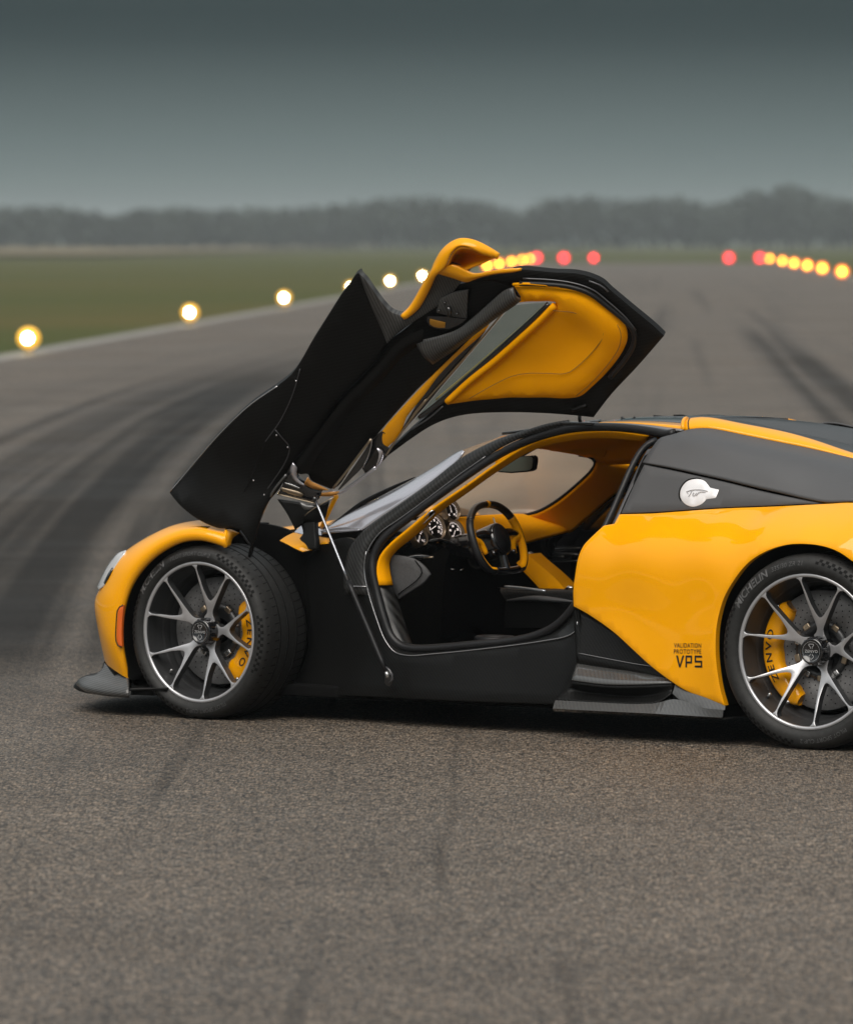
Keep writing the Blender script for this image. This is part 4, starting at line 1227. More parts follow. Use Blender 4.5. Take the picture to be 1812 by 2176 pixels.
# A-pillar: woven band outside the seal, pillar cover in front painted pale as reflected sky
ap_i = [(2.0661, 0.765, 0.5016), (2.0885, 0.76, 0.5665), (2.0952, 0.75, 0.6352), (2.0782, 0.738, 0.6906), (2.0406, 0.722, 0.7408), (1.9639, 0.7, 0.7959), (1.8678, 0.67, 0.8676), (1.7469, 0.628, 0.962), (1.6388, 0.592, 1.041), (1.5417, 0.565, 1.0986), (1.4161, 0.545, 1.1401), (1.28, 0.53, 1.168)]
ap_m = [(2.0822, 0.772, 0.5015), (2.1098, 0.768, 0.5663), (2.1151, 0.76, 0.6351), (2.0985, 0.75, 0.6975), (2.063, 0.732, 0.7531), (1.9822, 0.71, 0.8131), (1.8778, 0.68, 0.8926), (1.7588, 0.635, 0.9883), (1.6514, 0.598, 1.0617), (1.5507, 0.57, 1.1137), (1.4223, 0.548, 1.151), (1.284, 0.53, 1.1761)]
ap_o = [(2.1868, 0.765, 0.5015), (2.1951, 0.755, 0.5633), (2.1935, 0.745, 0.6254), (2.1751, 0.735, 0.688), (2.1267, 0.72, 0.7483), (1.9704, 0.69, 0.8577), (1.8727, 0.66, 0.928), (1.7552, 0.615, 1.0271), (1.7015, 0.59, 1.064), (1.5856, 0.56, 1.1184), (1.4436, 0.54, 1.1588), (1.2982, 0.52, 1.1839)]
(loft('pillar_band', [ap_i, ap_m, ap_o], M['carbon_band'], car, 50, 8, thick=0.01))
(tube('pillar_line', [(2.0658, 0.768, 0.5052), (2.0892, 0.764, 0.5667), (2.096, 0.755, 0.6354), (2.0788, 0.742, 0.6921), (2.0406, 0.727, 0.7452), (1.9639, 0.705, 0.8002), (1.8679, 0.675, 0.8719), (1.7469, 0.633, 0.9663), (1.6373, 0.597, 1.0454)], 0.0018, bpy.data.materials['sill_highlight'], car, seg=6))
pc_r = [(2.1367, 0.715, 0.75), (2.0551, 0.7, 0.8041), (1.9737, 0.685, 0.8588), (1.8776, 0.655, 0.9291), (1.8113, 0.63, 0.9836), (1.7543, 0.61, 1.0325), (1.7361, 0.6, 1.0637)]
pc_m = [(2.2344, 0.7, 0.7505), (2.1449, 0.69, 0.8051), (2.0486, 0.672, 0.8609), (1.9336, 0.645, 0.929), (1.8425, 0.62, 0.9883), (1.7731, 0.6, 1.0402), (1.7453, 0.592, 1.0654)]
pc_l = [(2.3611, 0.665, 0.7398), (2.2519, 0.655, 0.7958), (2.103, 0.64, 0.8655), (1.9665, 0.62, 0.9352), (1.8637, 0.6, 0.9956), (1.7893, 0.585, 1.0485), (1.7563, 0.58, 1.0662)]
pc_d = [(2.378, 0.64, 0.7335), (2.2836, 0.62, 0.7994), (2.1461, 0.6, 0.8681), (1.9977, 0.585, 0.9404), (1.8914, 0.57, 0.9997), (1.807, 0.56, 1.0509), (1.7708, 0.56, 1.0668)]
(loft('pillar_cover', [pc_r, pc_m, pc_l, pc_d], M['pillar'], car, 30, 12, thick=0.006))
(loft('pillar_foot', [[(2.3645, 0.66, 0.7388), (2.2704, 0.69, 0.745), (2.1367, 0.715, 0.7493)], [(2.3455, 0.672, 0.7285), (2.2469, 0.7, 0.7363), (2.153, 0.718, 0.7455)]], mat('pillar_foot_grey', (0.3, 0.3, 0.33), 0.2, 0.5, 0.8), car, 10, thick=0.006))
(tube('windscreen_trim', [(2.3527, 0.63, 0.7492), (2.2786, 0.615, 0.8021), (2.2088, 0.6, 0.8507), (2.0859, 0.59, 0.9088), (1.976, 0.58, 0.9567)], lambda t: 0.008 * math.sin(math.pi * min(1, t * 0.9 + 0.1)) + 0.002, M['black'], car, seg=8))
# cowl piece of the wing in front of the pillar
cw0 = [(2.511, 0.74, 0.7007), (2.5036, 0.7, 0.7178), (2.4894, 0.67, 0.7304)]
cw1 = [(2.4894, 0.67, 0.7304), (2.4514, 0.675, 0.7239), (2.4096, 0.68, 0.7226), (2.3645, 0.69, 0.7184), (2.3157, 0.7, 0.7136)]
cw2 = [(2.3157, 0.7, 0.7136), (2.2966, 0.72, 0.6937)]
cw3 = [(2.2966, 0.72, 0.6937), (2.329, 0.72, 0.6906), (2.3826, 0.72, 0.6994), (2.4094, 0.72, 0.706)]
cw4 = [(2.4094, 0.72, 0.706), (2.3599, 0.745, 0.6677)]
cw5 = [(2.3599, 0.745, 0.6677), (2.3906, 0.75, 0.6601)]
cw6 = [(2.3906, 0.75, 0.6601), (2.511, 0.74, 0.7007)]
both(patch('cowl_corner', [cw0, cw1, cw2, cw3, cw4, cw5, cw6], M['yellow'], car, 0.02, 0.03, rnd=0.003))
(patch('cowl_top', [[(2.4954, 0.66, 0.7318), (2.5099, 0.6, 0.7489), (2.5235, 0.56, 0.7615)], [(2.5235, 0.56, 0.7615), (2.4849, 0.58, 0.7552), (2.3887, 0.62, 0.7431)], [(2.3887, 0.62, 0.7431), (2.3569, 0.67, 0.7235)], [(2.3569, 0.67, 0.7235), (2.4221, 0.67, 0.7231), (2.4954, 0.66, 0.7318)]], M['pillar'], car, 0.008, 0.03))  # pale colour stands for a reflection here too
# windscreen, pillar to pillar
ws_a = [(2.3695, 0.63, 0.7417), (2.2819, 0.61, 0.7991), (2.136, 0.59, 0.8687), (1.9959, 0.575, 0.9387), (1.8896, 0.56, 0.998), (1.8118, 0.55, 1.0505), (1.7376, 0.54, 1.0793), (1.6109, 0.52, 1.1224)]
def to_mid(i, p, f, lift, fwd):
    t = i / 7
    return (p[0] + fwd * (1 - 0.75 * t), p[1] * f, p[2] + lift * (1 - 0.7 * t))
ws = [ws_a, [to_mid(i, p, 0.66, 0.012, 0.13) for i, p in enumerate(ws_a)], [to_mid(i, p, 0.33, 0.018, 0.20) for i, p in enumerate(ws_a)], [to_mid(i, p, 0.0, 0.02, 0.225) for i, p in enumerate(ws_a)]]
ws_far = [(2.1437, -0.45, 0.7584), (2.0887, -0.505, 0.7801), (2.0224, -0.535, 0.8202), (1.9122, -0.535, 0.8983), (1.8202, -0.495, 0.9553), (1.7953, -0.475, 0.9901)] + [(1.70, -0.45, 1.075), (1.60, -0.44, 1.11)]
ws_all = ws + [[(x, -y, z) for x, y, z in r] for r in ws[2:0:-1]] + [ws_far]
loft('windscreen', ws_all, M['windscreen'], car, 24, 30)
# roof header over the windscreen
hd = [ws_all[i][-1] for i in range(7)]
hd2 = [ws_all[i][-2] for i in range(7)]
rf = [r_edge[0], r_y1[0], r_k1[0], r_k3[0], (r_k1[0][0], -r_k1[0][1], r_k1[0][2]), (r_y1[0][0], -r_y1[0][1], r_y1[0][2]), (r_edge[0][0], -r_edge[0][1], r_edge[0][2])]
loft('roof_header', [[tuple(Vector(p) + Vector((0, 0, 0.004))) for p in hd], rf], M['gloss'], car, 24, 6, thick=0.01)

# ------------------------------------------------------------------ aero skirt ahead of the rear wheel
k0 = [(1.1146, 0.79, 0.4855), (1.0186, 0.805, 0.4532), (0.895, 0.835, 0.398), (0.8095, 0.855, 0.3527), (0.7223, 0.87, 0.2984), (0.6643, 0.88, 0.2578), (0.6057, 0.9, 0.2202)]
k1 = [(1.053, 0.865, 0.2742), (0.98, 0.868, 0.2671), (0.8934, 0.872, 0.2602), (0.8177, 0.876, 0.2542), (0.7423, 0.88, 0.2469), (0.6803, 0.888, 0.2416), (0.6208, 0.905, 0.2319)]
k2 = [(1.0346, 0.935, 0.2137), (0.9673, 0.94, 0.2089), (0.8921, 0.943, 0.2048), (0.8072, 0.945, 0.2058), (0.7269, 0.94, 0.2095), (0.6551, 0.93, 0.2138), (0.5939, 0.918, 0.2172)]
k3 = [(1.07, 0.9, 0.1857), (0.995, 0.895, 0.1703), (0.9214, 0.895, 0.1632), (0.8376, 0.895, 0.1602), (0.7511, 0.9, 0.1621), (0.6671, 0.91, 0.1757), (0.597, 0.925, 0.1895)]
k4 = [(1.1012, 0.945, 0.1355), (1.0001, 0.955, 0.1355), (0.8921, 0.96, 0.1352), (0.7969, 0.962, 0.135), (0.7137, 0.962, 0.1369), (0.6401, 0.955, 0.1452), (0.5944, 0.938, 0.1784)]
both(loft('skirt_upper', [k0, k1], M['carbon_side'], car, 30, 8, thick=0.01))
both(loft('skirt_ledge', [k1, k2], M['carbon_grey'], car, 30, 4, thick=0.008))
both(loft('skirt_scoop', [k2, k3, k4], M['carbon_side'], car, 30, 16, thick=0.008))
k4b = [(1.1012, 0.945, 0.1355), (1.0001, 0.955, 0.1355), (0.8921, 0.96, 0.1352), (0.7969, 0.962, 0.135), (0.7137, 0.962, 0.1369), (0.6401, 0.955, 0.1452), (0.566, 0.958, 0.1616), (0.4215, 0.985, 0.1379), (0.3379, 0.988, 0.1357)]
k5 = [(1.0921, 0.975, 0.1121), (0.9816, 0.985, 0.1117), (0.8738, 0.99, 0.1118), (0.7787, 0.992, 0.1117), (0.695, 0.993, 0.112), (0.6173, 0.993, 0.112), (0.5451, 0.993, 0.1118), (0.4173, 0.992, 0.1111), (0.3408, 0.99, 0.1106)]
k6 = [(1.1066, 0.95, 0.1041), (1.0001, 0.955, 0.1028), (0.8921, 0.96, 0.103), (0.7981, 0.96, 0.1027), (0.7149, 0.96, 0.103), (0.6371, 0.96, 0.103), (0.5648, 0.96, 0.1028), (0.4362, 0.96, 0.1026), (0.3594, 0.96, 0.1031)]
k7 = [(x, 0.70, z + 0.0) for x, y, z in k6]
both(loft('skirt_flare', [k4b, k5, k6, k7], M['carbon_grey'], car, 40, thick=0.006, smooth=False))
kick = [[(0.5888, 0.924, 0.2195), (0.4642, 0.956, 0.1844), (0.3397, 0.978, 0.1495)], [(0.3397, 0.978, 0.1495), (0.3344, 0.994, 0.1353)], [(0.3344, 0.994, 0.1353), (0.4179, 0.991, 0.1274), (0.4884, 0.976, 0.1413), (0.5436, 0.961, 0.1595), (0.5906, 0.941, 0.184)], [(0.5906, 0.941, 0.184), (0.5888, 0.924, 0.2195)]]
both(patch('skirt_kick', kick, M['carbon_grey'], car, 0.006, 0.02, rnd=0.002))
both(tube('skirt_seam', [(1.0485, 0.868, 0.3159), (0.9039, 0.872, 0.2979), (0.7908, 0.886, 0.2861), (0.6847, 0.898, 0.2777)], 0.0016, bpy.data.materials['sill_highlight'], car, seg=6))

# lettering on the quarter panel
qh = Height([(p[0], p[2], p[1]) for p in q_top + q_rear + q_low + q_arch + q_skirt + q_front + q_ctrl])
def on_quarter(p):
    return Vector((p[0], float(qh([(p[0], p[2])])[0]) + 0.0022, p[2]))
tl = [(0.582, 0.95, 0.3574), (0.447, 0.962, 0.3627), (0.582, 0.95, 0.3345), (0.447, 0.962, 0.3399), (0.5709, 0.955, 0.2836), (0.441, 0.966, 0.2889)]
def fit_text(name, s, p0, p1, height, bold):
    v, f = text_geometry(s, 1.0, 1.12, bold, 0.0, 'LEFT')
    w = max(q[0] for q in v) - min(q[0] for q in v)
    h = max(q[1] for q in v)
    x0 = min(q[0] for q in v)
    a, b = Vector(p0), Vector(p1)
    out = [on_quarter(a + (b - a) * ((q[0] - x0) / w) + Vector((0, 0, q[1] / h * height))) for q in v]
    return make(name, out, f, M['ink'], quarter, False)
fit_text('lettering', 'VALIDATION', tl[0], tl[1], 0.0165, 0.006)
fit_text('lettering', 'PROTOTYPE', tl[2], tl[3], 0.0165, 0.006)
def stroke_letters(p0, p1, height, strokes, wd):
    a, b = Vector(p0), Vector(p1)
    v, f = [], []
    for poly in strokes:
        n = len(v)
        v += [on_quarter(a + (b - a) * (x / 3.0) + Vector((0, 0, y * height))) for x, y in poly]
        f.append(tuple(range(n, n + len(poly))))
    return make('lettering', v, f, M['ink'], quarter, False)
def bar(x0, y0, x1, y1, wx=0.16, wy=0.16):
    return [(x0, y0), (x1, y0), (x1, y1), (x0, y1)]
stroke_letters(tl[4], tl[5], 0.0445, [
    [(0.0, 1.0), (0.22, 1.0), (0.50, 0.0), (0.36, 0.0)], [(0.92, 1.0), (0.72, 1.0), (0.36, 0.0), (0.50, 0.0)],
    bar(1.06, 0.0, 1.22, 1.0), bar(1.22, 0.84, 1.80, 1.0), bar(1.64, 0.40, 1.80, 0.84), bar(1.22, 0.34, 1.80, 0.50),
    bar(2.10, 0.84, 2.96, 1.0), bar(2.10, 0.56, 2.26, 0.84), bar(2.10, 0.42, 2.96, 0.58), bar(2.80, 0.14, 2.96, 0.42), bar(2.10, 0.0, 2.96, 0.16)], 0.16)

# ------------------------------------------------------------------ cabin
# shell
box('cabin_floor', (1.5, 1.36, 0.04), (1.72, 0, 0.165), M['void'], car, 0.005)
box('firewall', (0.04, 1.30, 0.60), (2.44, 0, 0.45), M['void'], car, 0.005)
box('bulkhead', (0.05, 1.25, 0.78), (0.93, 0, 0.52), M['void'], car, 0.01)
far_panel = patch('passenger_door', [[(0.96, -0.74, 0.22), (2.25, -0.72, 0.20)], [(2.25, -0.72, 0.20), (2.30, -0.70, 0.70)], [(2.30, -0.70, 0.70), (1.9, -0.70, 0.86), (1.4, -0.69, 0.90), (0.96, -0.69, 0.92)], [(0.96, -0.69, 0.92), (0.96, -0.74, 0.22)]],
                  M['gloss'], car, 0.06, 0.06)
patch('passenger_window', [[(0.96, -0.69, 0.92), (1.4, -0.69, 0.90), (1.9, -0.695, 0.86), (2.2, -0.70, 0.76)], [(2.2, -0.70, 0.76), (1.75, -0.60, 1.03), (1.4, -0.56, 1.11), (1.0, -0.545, 1.13)], [(1.0, -0.545, 1.13), (0.96, -0.69, 0.92)]],
      mat('tinted_glass', (0.01, 0.01, 0.012), 0.08, 0, 0.6), car, 0.006, 0.05)
for (a, r) in (([(2.2177, -0.64, 0.6131), (2.0962, -0.64, 0.6236), (1.9623, -0.63, 0.6318)], 0.003), ([(2.2012, -0.63, 0.598), (2.09, -0.63, 0.6046), (1.9708, -0.63, 0.6041)], 0.0045), ([(2.1521, -0.62, 0.5852), (2.0326, -0.62, 0.5942)], 0.006),
               ([(2.1926, -0.63, 0.5714), (2.0644, -0.63, 0.5727), (1.9708, -0.63, 0.5795)], 0.002)):
    tube('door_moulding', a, r, M['carbon_grey'], far_panel, seg=8)
# seat on the far side
loft('passenger_seat', [[(1.05, -0.62, 0.30), (1.05, -0.62, 0.60), (1.02, -0.55, 0.85), (0.99, -0.48, 0.98)], [(1.22, -0.58, 0.30), (1.17, -0.58, 0.60), (1.12, -0.50, 0.85), (1.05, -0.44, 1.0)],
                        [(1.22, -0.16, 0.30), (1.17, -0.16, 0.60), (1.12, -0.24, 0.85), (1.05, -0.30, 1.0)], [(1.05, -0.12, 0.30), (1.05, -0.12, 0.60), (1.02, -0.19, 0.85), (0.99, -0.26, 0.98)]], M['black'], car, 16, 16, thick=0.03)

# yellow trim round the aperture, near side
n_o = [(2.0342, 0.748, 0.5385), (2.0498, 0.742, 0.5945), (2.0439, 0.732, 0.6483), (2.01, 0.718, 0.6957), (1.9334, 0.696, 0.7619), (1.8722, 0.676, 0.8151), (1.8359, 0.662, 0.8473), (1.711, 0.62, 0.9356), (1.603, 0.584, 1.0153), (1.4635, 0.547, 1.1008), (1.3445, 0.53, 1.134), (1.2298, 0.52, 1.1493), (1.1151, 0.512, 1.1551), (1.0344, 0.512, 1.1489), (0.9451, 0.515, 1.1388)]
n_m = [(2.0146, 0.73, 0.5383), (2.0339, 0.722, 0.5941), (2.0347, 0.712, 0.6408), (2.0069, 0.7, 0.6826), (1.9333, 0.676, 0.7473), (1.8842, 0.655, 0.7927), (1.8444, 0.64, 0.8325), (1.7238, 0.6, 0.9223), (1.617, 0.562, 1.002), (1.4773, 0.525, 1.0862), (1.3541, 0.508, 1.1195), (1.2421, 0.5, 1.1363), (1.1255, 0.495, 1.1422), (1.0447, 0.495, 1.1367), (0.962, 0.5, 1.13)]
n_i = [(2.0127, 0.69, 0.5365), (2.0334, 0.68, 0.5923), (2.0403, 0.672, 0.6334), (2.0191, 0.66, 0.6717), (1.9461, 0.636, 0.7329), (1.9105, 0.612, 0.7704), (1.8654, 0.6, 0.8181), (1.7453, 0.56, 0.9081), (1.6383, 0.522, 0.9879), (1.5011, 0.487, 1.071), (1.3737, 0.47, 1.1058), (1.2654, 0.462, 1.1212), (1.1468, 0.46, 1.1245), (1.0659, 0.46, 1.1204), (0.9911, 0.465, 1.1163)]
trim = loft('aperture_trim', [n_o, n_m, n_i], M['trim'], car, 60, 8, thick=0.008)
lo_o = [(2.0342, 0.748, 0.5385), (2.0076, 0.757, 0.4512), (1.9722, 0.763, 0.3766), (1.918, 0.77, 0.3166)]
lo_i = [(2.0127, 0.69, 0.5365), (1.9829, 0.69, 0.4764), (1.9391, 0.7, 0.3814), (1.8946, 0.72, 0.3079)]
loft('sill_trim', [lo_o, lo_i], M['carbon_band'], car, 16, thick=0.006)
for pts in ([(1.7078, 0.625, 0.9358), (1.7204, 0.604, 0.9225), (1.7419, 0.564, 0.9083)], [(2.0074, 0.722, 0.6932), (2.0043, 0.704, 0.6828), (2.0165, 0.664, 0.6719)]):
    tube('trim_seam', pts, 0.0012, M['ink'], trim, seg=6)
vent = [(1.8942, 0.67, 0.7854), (1.8665, 0.672, 0.811), (1.8387, 0.664, 0.8321), (1.8383, 0.652, 0.8247), (1.8663, 0.652, 0.7992), (1.8938, 0.658, 0.778)]
tube('trim_vent', vent, 0.004, M['chrome'], trim, closed=True, seg=6, step=0.006)
patch('vent_slot', [vent + [vent[0]]], M['void'], trim, 0.004, 0.02, rnd=0)

# headliner and far side
hl0 = [n_i[8], n_i[9], n_i[10], n_i[11], n_i[12], n_i[14]]
hl1 = [(1.80, 0.25, 1.062), (1.68, 0.25, 1.095), (1.52, 0.25, 1.125), (1.37, 0.25, 1.14), (1.2, 0.25, 1.145), (0.95, 0.25, 1.13)]
hl2 = [(1.825, -0.05, 1.060), (1.71, -0.05, 1.095), (1.55, -0.05, 1.125), (1.40, -0.05, 1.14), (1.2, -0.05, 1.145), (0.95, -0.05, 1.13)]
hl3 = [(1.84, -0.30, 1.036), (1.72, -0.30, 1.075), (1.55, -0.32, 1.105), (1.40, -0.33, 1.12), (1.2, -0.34, 1.125), (0.95, -0.35, 1.11)]
hl4 = [(1.815, -0.445, 1.012), (1.68, -0.47, 1.045), (1.52, -0.49, 1.065), (1.37, -0.50, 1.08), (1.2, -0.51, 1.085), (0.95, -0.52, 1.075)]
hl5 = [(1.79, -0.50, 0.98), (1.63, -0.545, 0.985), (1.48, -0.57, 0.985), (1.33, -0.585, 0.985), (1.2, -0.595, 0.98), (0.95, -0.60, 0.97)]
loft('headliner', [hl0, hl1, hl2, hl3, hl4, hl5], M['trim'], car, 24, 24, thick=0.006)
fp_a = [(2.1372, -0.46, 0.7625), (2.0856, -0.5, 0.7796), (2.0193, -0.53, 0.8198), (1.9092, -0.53, 0.8978), (1.8171, -0.49, 0.9555), (1.7922, -0.47, 0.9903)]
fp_b = [(2.1174, -0.51, 0.7337), (2.0635, -0.56, 0.744), (1.9971, -0.59, 0.7879), (1.8838, -0.585, 0.8699), (1.7865, -0.55, 0.9327), (1.7407, -0.53, 0.9895)]
fp_c = [(2.0759, -0.58, 0.7032), (2.028, -0.64, 0.6934), (1.9553, -0.66, 0.7502), (1.8536, -0.66, 0.832), (1.7487, -0.64, 0.9034), (1.6778, -0.62, 0.9701)]
loft('far_pillar_trim', [fp_a, fp_b, fp_c], M['trim'], car, 24, 12, thick=0.01)
loft('far_pillar_cover', [[tuple(Vector(p) + Vector((0.03, -0.05, 0.012))) for p in r] for r in (fp_a, fp_b, fp_c)], M['gloss'], car, 24, 12, thick=0.008)
tube('windscreen_seal', [(2.0792, 0.15, 0.7844), (2.0941, -0.15, 0.7747), (2.134, -0.455, 0.765), (2.0825, -0.495, 0.782), (2.0162, -0.525, 0.8222), (1.9061, -0.525, 0.9002), (1.814, -0.485, 0.9629), (1.7935, -0.468, 0.9881), (1.801, -0.45, 1.0071), (1.8414, -0.42, 1.0173)], 0.006, M['black'], car, seg=8)
visor = [(1.8585, -0.22, 1.0444), (1.7991, -0.26, 1.0652), (1.7579, -0.34, 1.067), (1.7164, -0.42, 1.0633), (1.7182, -0.43, 1.0426), (1.7267, -0.43, 1.0219), (1.7334, -0.42, 1.0094), (1.7718, -0.38, 1.0202), (1.7988, -0.32, 1.0273), (1.8551, -0.23, 1.0388)]
patch('sun_visor', [visor[:4], visor[3:7], visor[6:], [visor[-1], visor[0]]], M['trim'], car, 0.012, 0.03, rnd=0.003)
for a in ([(1.8344, -0.12, 1.0602), (1.8053, -0.15, 1.0654)], [(1.8, -0.18, 1.0646), (1.7814, -0.24, 1.0679)]):
    tube('visor_clip', a, 0.006, M['black'], car, seg=8)
tube('pillar_seam', [(1.7751, -0.49, 1.0048), (1.7637, -0.515, 0.9869), (1.7641, -0.535, 0.959), (1.7693, -0.54, 0.945)], 0.0016, M['ink'], car, seg=6)

# dashboard
da = [(2.0479, 0.17, 0.7831), (2.0829, 0, 0.7768), (2.0941, -0.15, 0.7718), (2.1309, -0.45, 0.7616), (2.1487, -0.56, 0.7493)]
db = [(2.0476, 0.16, 0.7629), (2.0744, 0, 0.7564), (2.075, -0.16, 0.7534), (2.0946, -0.46, 0.7469), (2.0884, -0.6, 0.7297)]
dc = [(2.0328, 0.17, 0.7326), (2.0704, -0.02, 0.7203), (2.0624, -0.18, 0.7158), (2.0521, -0.46, 0.717), (2.0326, -0.62, 0.7064)]
dd = [(2.0244, 0.17, 0.6976), (2.0619, -0.02, 0.6679), (2.0539, -0.18, 0.6475), (2.0481, -0.44, 0.6696), (2.0252, -0.63, 0.6924)]
loft('dashboard', [da, db, dc, dd], M['trim'], car, 30, 14, thick=0.012)
tube('dash_lip', dd, 0.005, M['ink'], car, seg=6)
tube('dash_seam', [(2.1246, -0.44, 0.7621), (2.1144, -0.44, 0.7472)], 0.0014, M['ink'], car, seg=6)
loft('lower_dash', [dd, [tuple(Vector(p) + Vector((0.06, 0, -0.06))) for p in dd], [tuple(Vector(p) + Vector((0.10, 0, -0.40))) for p in dd]], M['gloss'], car, 24, 8)
# instrument pod: hood and three dials
pod = Vector([(1.9797, 0.44, 0.756)][0])
ball('instrument_pod', (0.09, 0.17, 0.075), tuple(pod + Vector((0.085, 0.0, -0.05))), M['gloss'], car, 32)
M['dial'] = mat('dial_face', (0.006, 0.006, 0.006), 0.3, 0, 0.3)
M['dial_lit'] = mat('dial_marks', (0.9, 0.85, 0.82), 0.5, emis=(1.0, 0.86, 0.80), estr=0.55)
M['dial_red'] = mat('dial_red_marks', (0.8, 0.05, 0.02), 0.5, emis=(1.0, 0.1, 0.04), estr=0.6)
def dial(c, r, label_nums, needle):
    c = Vector(c)
    n = Vector((-0.95, 0.12, 0.28)).normalized()
    u = Vector((0, -1, 0))
    u = (u - n * u.dot(n)).normalized()
    v = n.cross(u)
    if v.z < 0:
        v = -v
    def at(q, a, h):
        return c + u * q * math.cos(a) + v * q * math.sin(a) + n * h
    face = turned('dial', [(0.0003, 0.001), (r * 0.94, 0.0)], M['dial'], car, 40, at=at)
    turned('dial_ring', [(r * 0.92, -0.01), (r * 0.94, 0.012), (r * 0.985, 0.016), (r * 1.03, 0.012), (r * 1.06, -0.02), (r * 1.04, -0.05)], M['bronze'], face, 40, at=at)
    vv, ff = [], []
    for i in range(31):
        a = rad(225 - i * 9)
        q0 = 0.76 if i % 3 else 0.70
        k = len(vv)
        for (q, da_) in ((q0, -.028), (0.86, -.028), (0.86, .028), (q0, .028)):
            vv.append(at(r * q, a + da_, 0.0022))
        ff.append((k, k + 1, k + 2, k + 3))
    make('dial_ticks', vv, ff, M['dial_lit'], face, False)
    for i, tx in enumerate(label_nums):
        a = rad(225 - 270 * i / (len(label_nums) - 1))
        p = at(r * 0.52, a, 0.0022)
        flat_text('dial_number', tx, p - v * r * 0.09, u, v, r * 0.26, M['dial_lit'], face, 1, 0.0004)
    a = rad(needle)
    k0, k1 = at(r * 0.66, a, 0.004), at(r * 0.18, a + math.pi, 0.004)
    side = (k0 - k1).cross(n).normalized() * 0.0014
    make('dial_needle', [k0 - side * 0.4, k0 + side * 0.4, k1 + side, k1 - side], [(0, 1, 2, 3)], M['dial_lit'], face, False)
    return face
dial([(1.9781, 0.44, 0.756)][0], 0.054, ['1', '3', '5', '7', '8', '9', '10', '11'], 200)
dial([(1.9903, 0.53, 0.7194)][0], 0.037, ['0', '2', '4', '6'], 240)
dial([(1.955, 0.33, 0.7322)][0], 0.047, ['0', '40', '80', '20', '30'], 230)
dial([(1.9524, 0.36, 0.8174)][0], 0.042, ['C', 'H'], 90)
ball('column_shroud', (0.12, 0.05, 0.05), [(1.8399, 0.38, 0.6825)][0], M['gloss'], car, 24)
lev = [(2.0277, 0.6, 0.6322), (1.9891, 0.56, 0.6427), (1.9321, 0.52, 0.6391)]
tube('stalk', lev, lambda t: 0.006 + 0.008 * math.sin(math.pi * t), M['gloss'], car, seg=10, flat=0.5)
tube('stalk_accent', [(1.9573, 0.545, 0.6394), (1.9174, 0.54, 0.6438)], 0.004, M['bronze'], car, seg=8)
tube('knee_trim', [(1.9782, 0.5, 0.699), (1.9414, 0.48, 0.7082), (1.922, 0.42, 0.6973), (1.8983, 0.36, 0.6802)], 0.008, M['gloss'], car, seg=8)
sp0 = [(2.0391, 0.665, 0.6554), (1.9966, 0.65, 0.651), (1.9517, 0.63, 0.6396), (1.9118, 0.615, 0.6096), (1.8918, 0.605, 0.5792), (1.9151, 0.61, 0.5496), (1.9665, 0.62, 0.5153), (2.0189, 0.635, 0.4811), (2.034, 0.65, 0.5216), (2.044, 0.66, 0.5773), (2.0391, 0.665, 0.6554)]
kick_panel = patch('kick_panel', [sp0[:5], sp0[4:8], sp0[7:]], mat('speaker_grey', (0.085, 0.085, 0.087), 0.55, 0.2, noise=0.15, nscale=120), car, 0.01, 0.03)
tube('kick_panel_seam', [(1.9415, 0.633, 0.6345), (1.9162, 0.621, 0.5931), (1.9314, 0.623, 0.5636), (2.0143, 0.642, 0.4996)], 0.0022, M['void'], kick_panel, seg=6)
for z in range(2):
    tube('vent_line', [(1.9266, 0.4, 0.5902), (1.9147, 0.39, 0.5887)] if z == 0 else [(1.8979, 0.38, 0.5846), (1.8861, 0.37, 0.5901)], 0.002, M['steel'], car, seg=6)

# steering wheel
sc = Vector([(1.7218, 0.38, 0.7078)][0])
tl_ = rad(20)
SN, SV, SU = Vector((-math.cos(tl_), 0, math.sin(tl_))), Vector((math.sin(tl_), 0, math.cos(tl_))), Vector((0, -1, 0))
def sw(u, v, n=0.0):
    return sc + SU * u + SV * v + SN * n
def rim_pt(a):
    c, s = math.cos(a), math.sin(a)
    e = 2.35
    q = (abs(c) ** e + abs(s) ** e) ** (-1 / e)
    u, v = 0.172 * c * q, 0.149 * s * q
    if v < -0.118:
        v = -0.118 + (v + 0.118) * 0.25
    return u, v
def rim_arc(name, a0, a1, r, mats, parent, two=False):
    n = 30
    verts, faces, mids = [], [], []
    for i in range(n + 1):
        a = rad(a0 + (a1 - a0) * i / n)
        u, v = rim_pt(a)
        u2, v2 = rim_pt(a + 0.01)
        t = (SU * (u2 - u) + SV * (v2 - v)).normalized()
        out = (SN.cross(t)).normalized()
        if out.dot(SU * u + SV * v) < 0:
            out = -out
        for s in range(12):
            b = 2 * math.pi * s / 12
            verts.append(sw(u, v) + out * math.cos(b) * r + SN * math.sin(b) * r * 1.12)
    for i in range(n):
        for s in range(12):
            faces.append((i * 12 + s, i * 12 + (s + 1) % 12, (i + 1) * 12 + (s + 1) % 12, (i + 1) * 12 + s))
            b = (s + 0.5) / 12 * 360
            mids.append(1 if two and 75 < b < 255 else 0)
    faces += [tuple(range(12)), tuple(n * 12 + s for s in range(12))]
    mids += [0, 0]
    return make(name, verts, faces, mats, parent, True, mids if two else None)
M['wood'] = mat('dark_bronze_weave', (0.028, 0.020, 0.014), 0.3, 0.2, 0.5, noise=0.3, nscale=150)
wheel_rim = rim_arc('steering_wheel', -62, 35, 0.0150, [M['rubber'], M['trim']], car, True)
rim_arc('rim_grip', 145, 242, 0.0150, [M['rubber'], M['trim']], wheel_rim, True)
rim_arc('rim_top', 35, 87, 0.0148, M['wood'], wheel_rim)
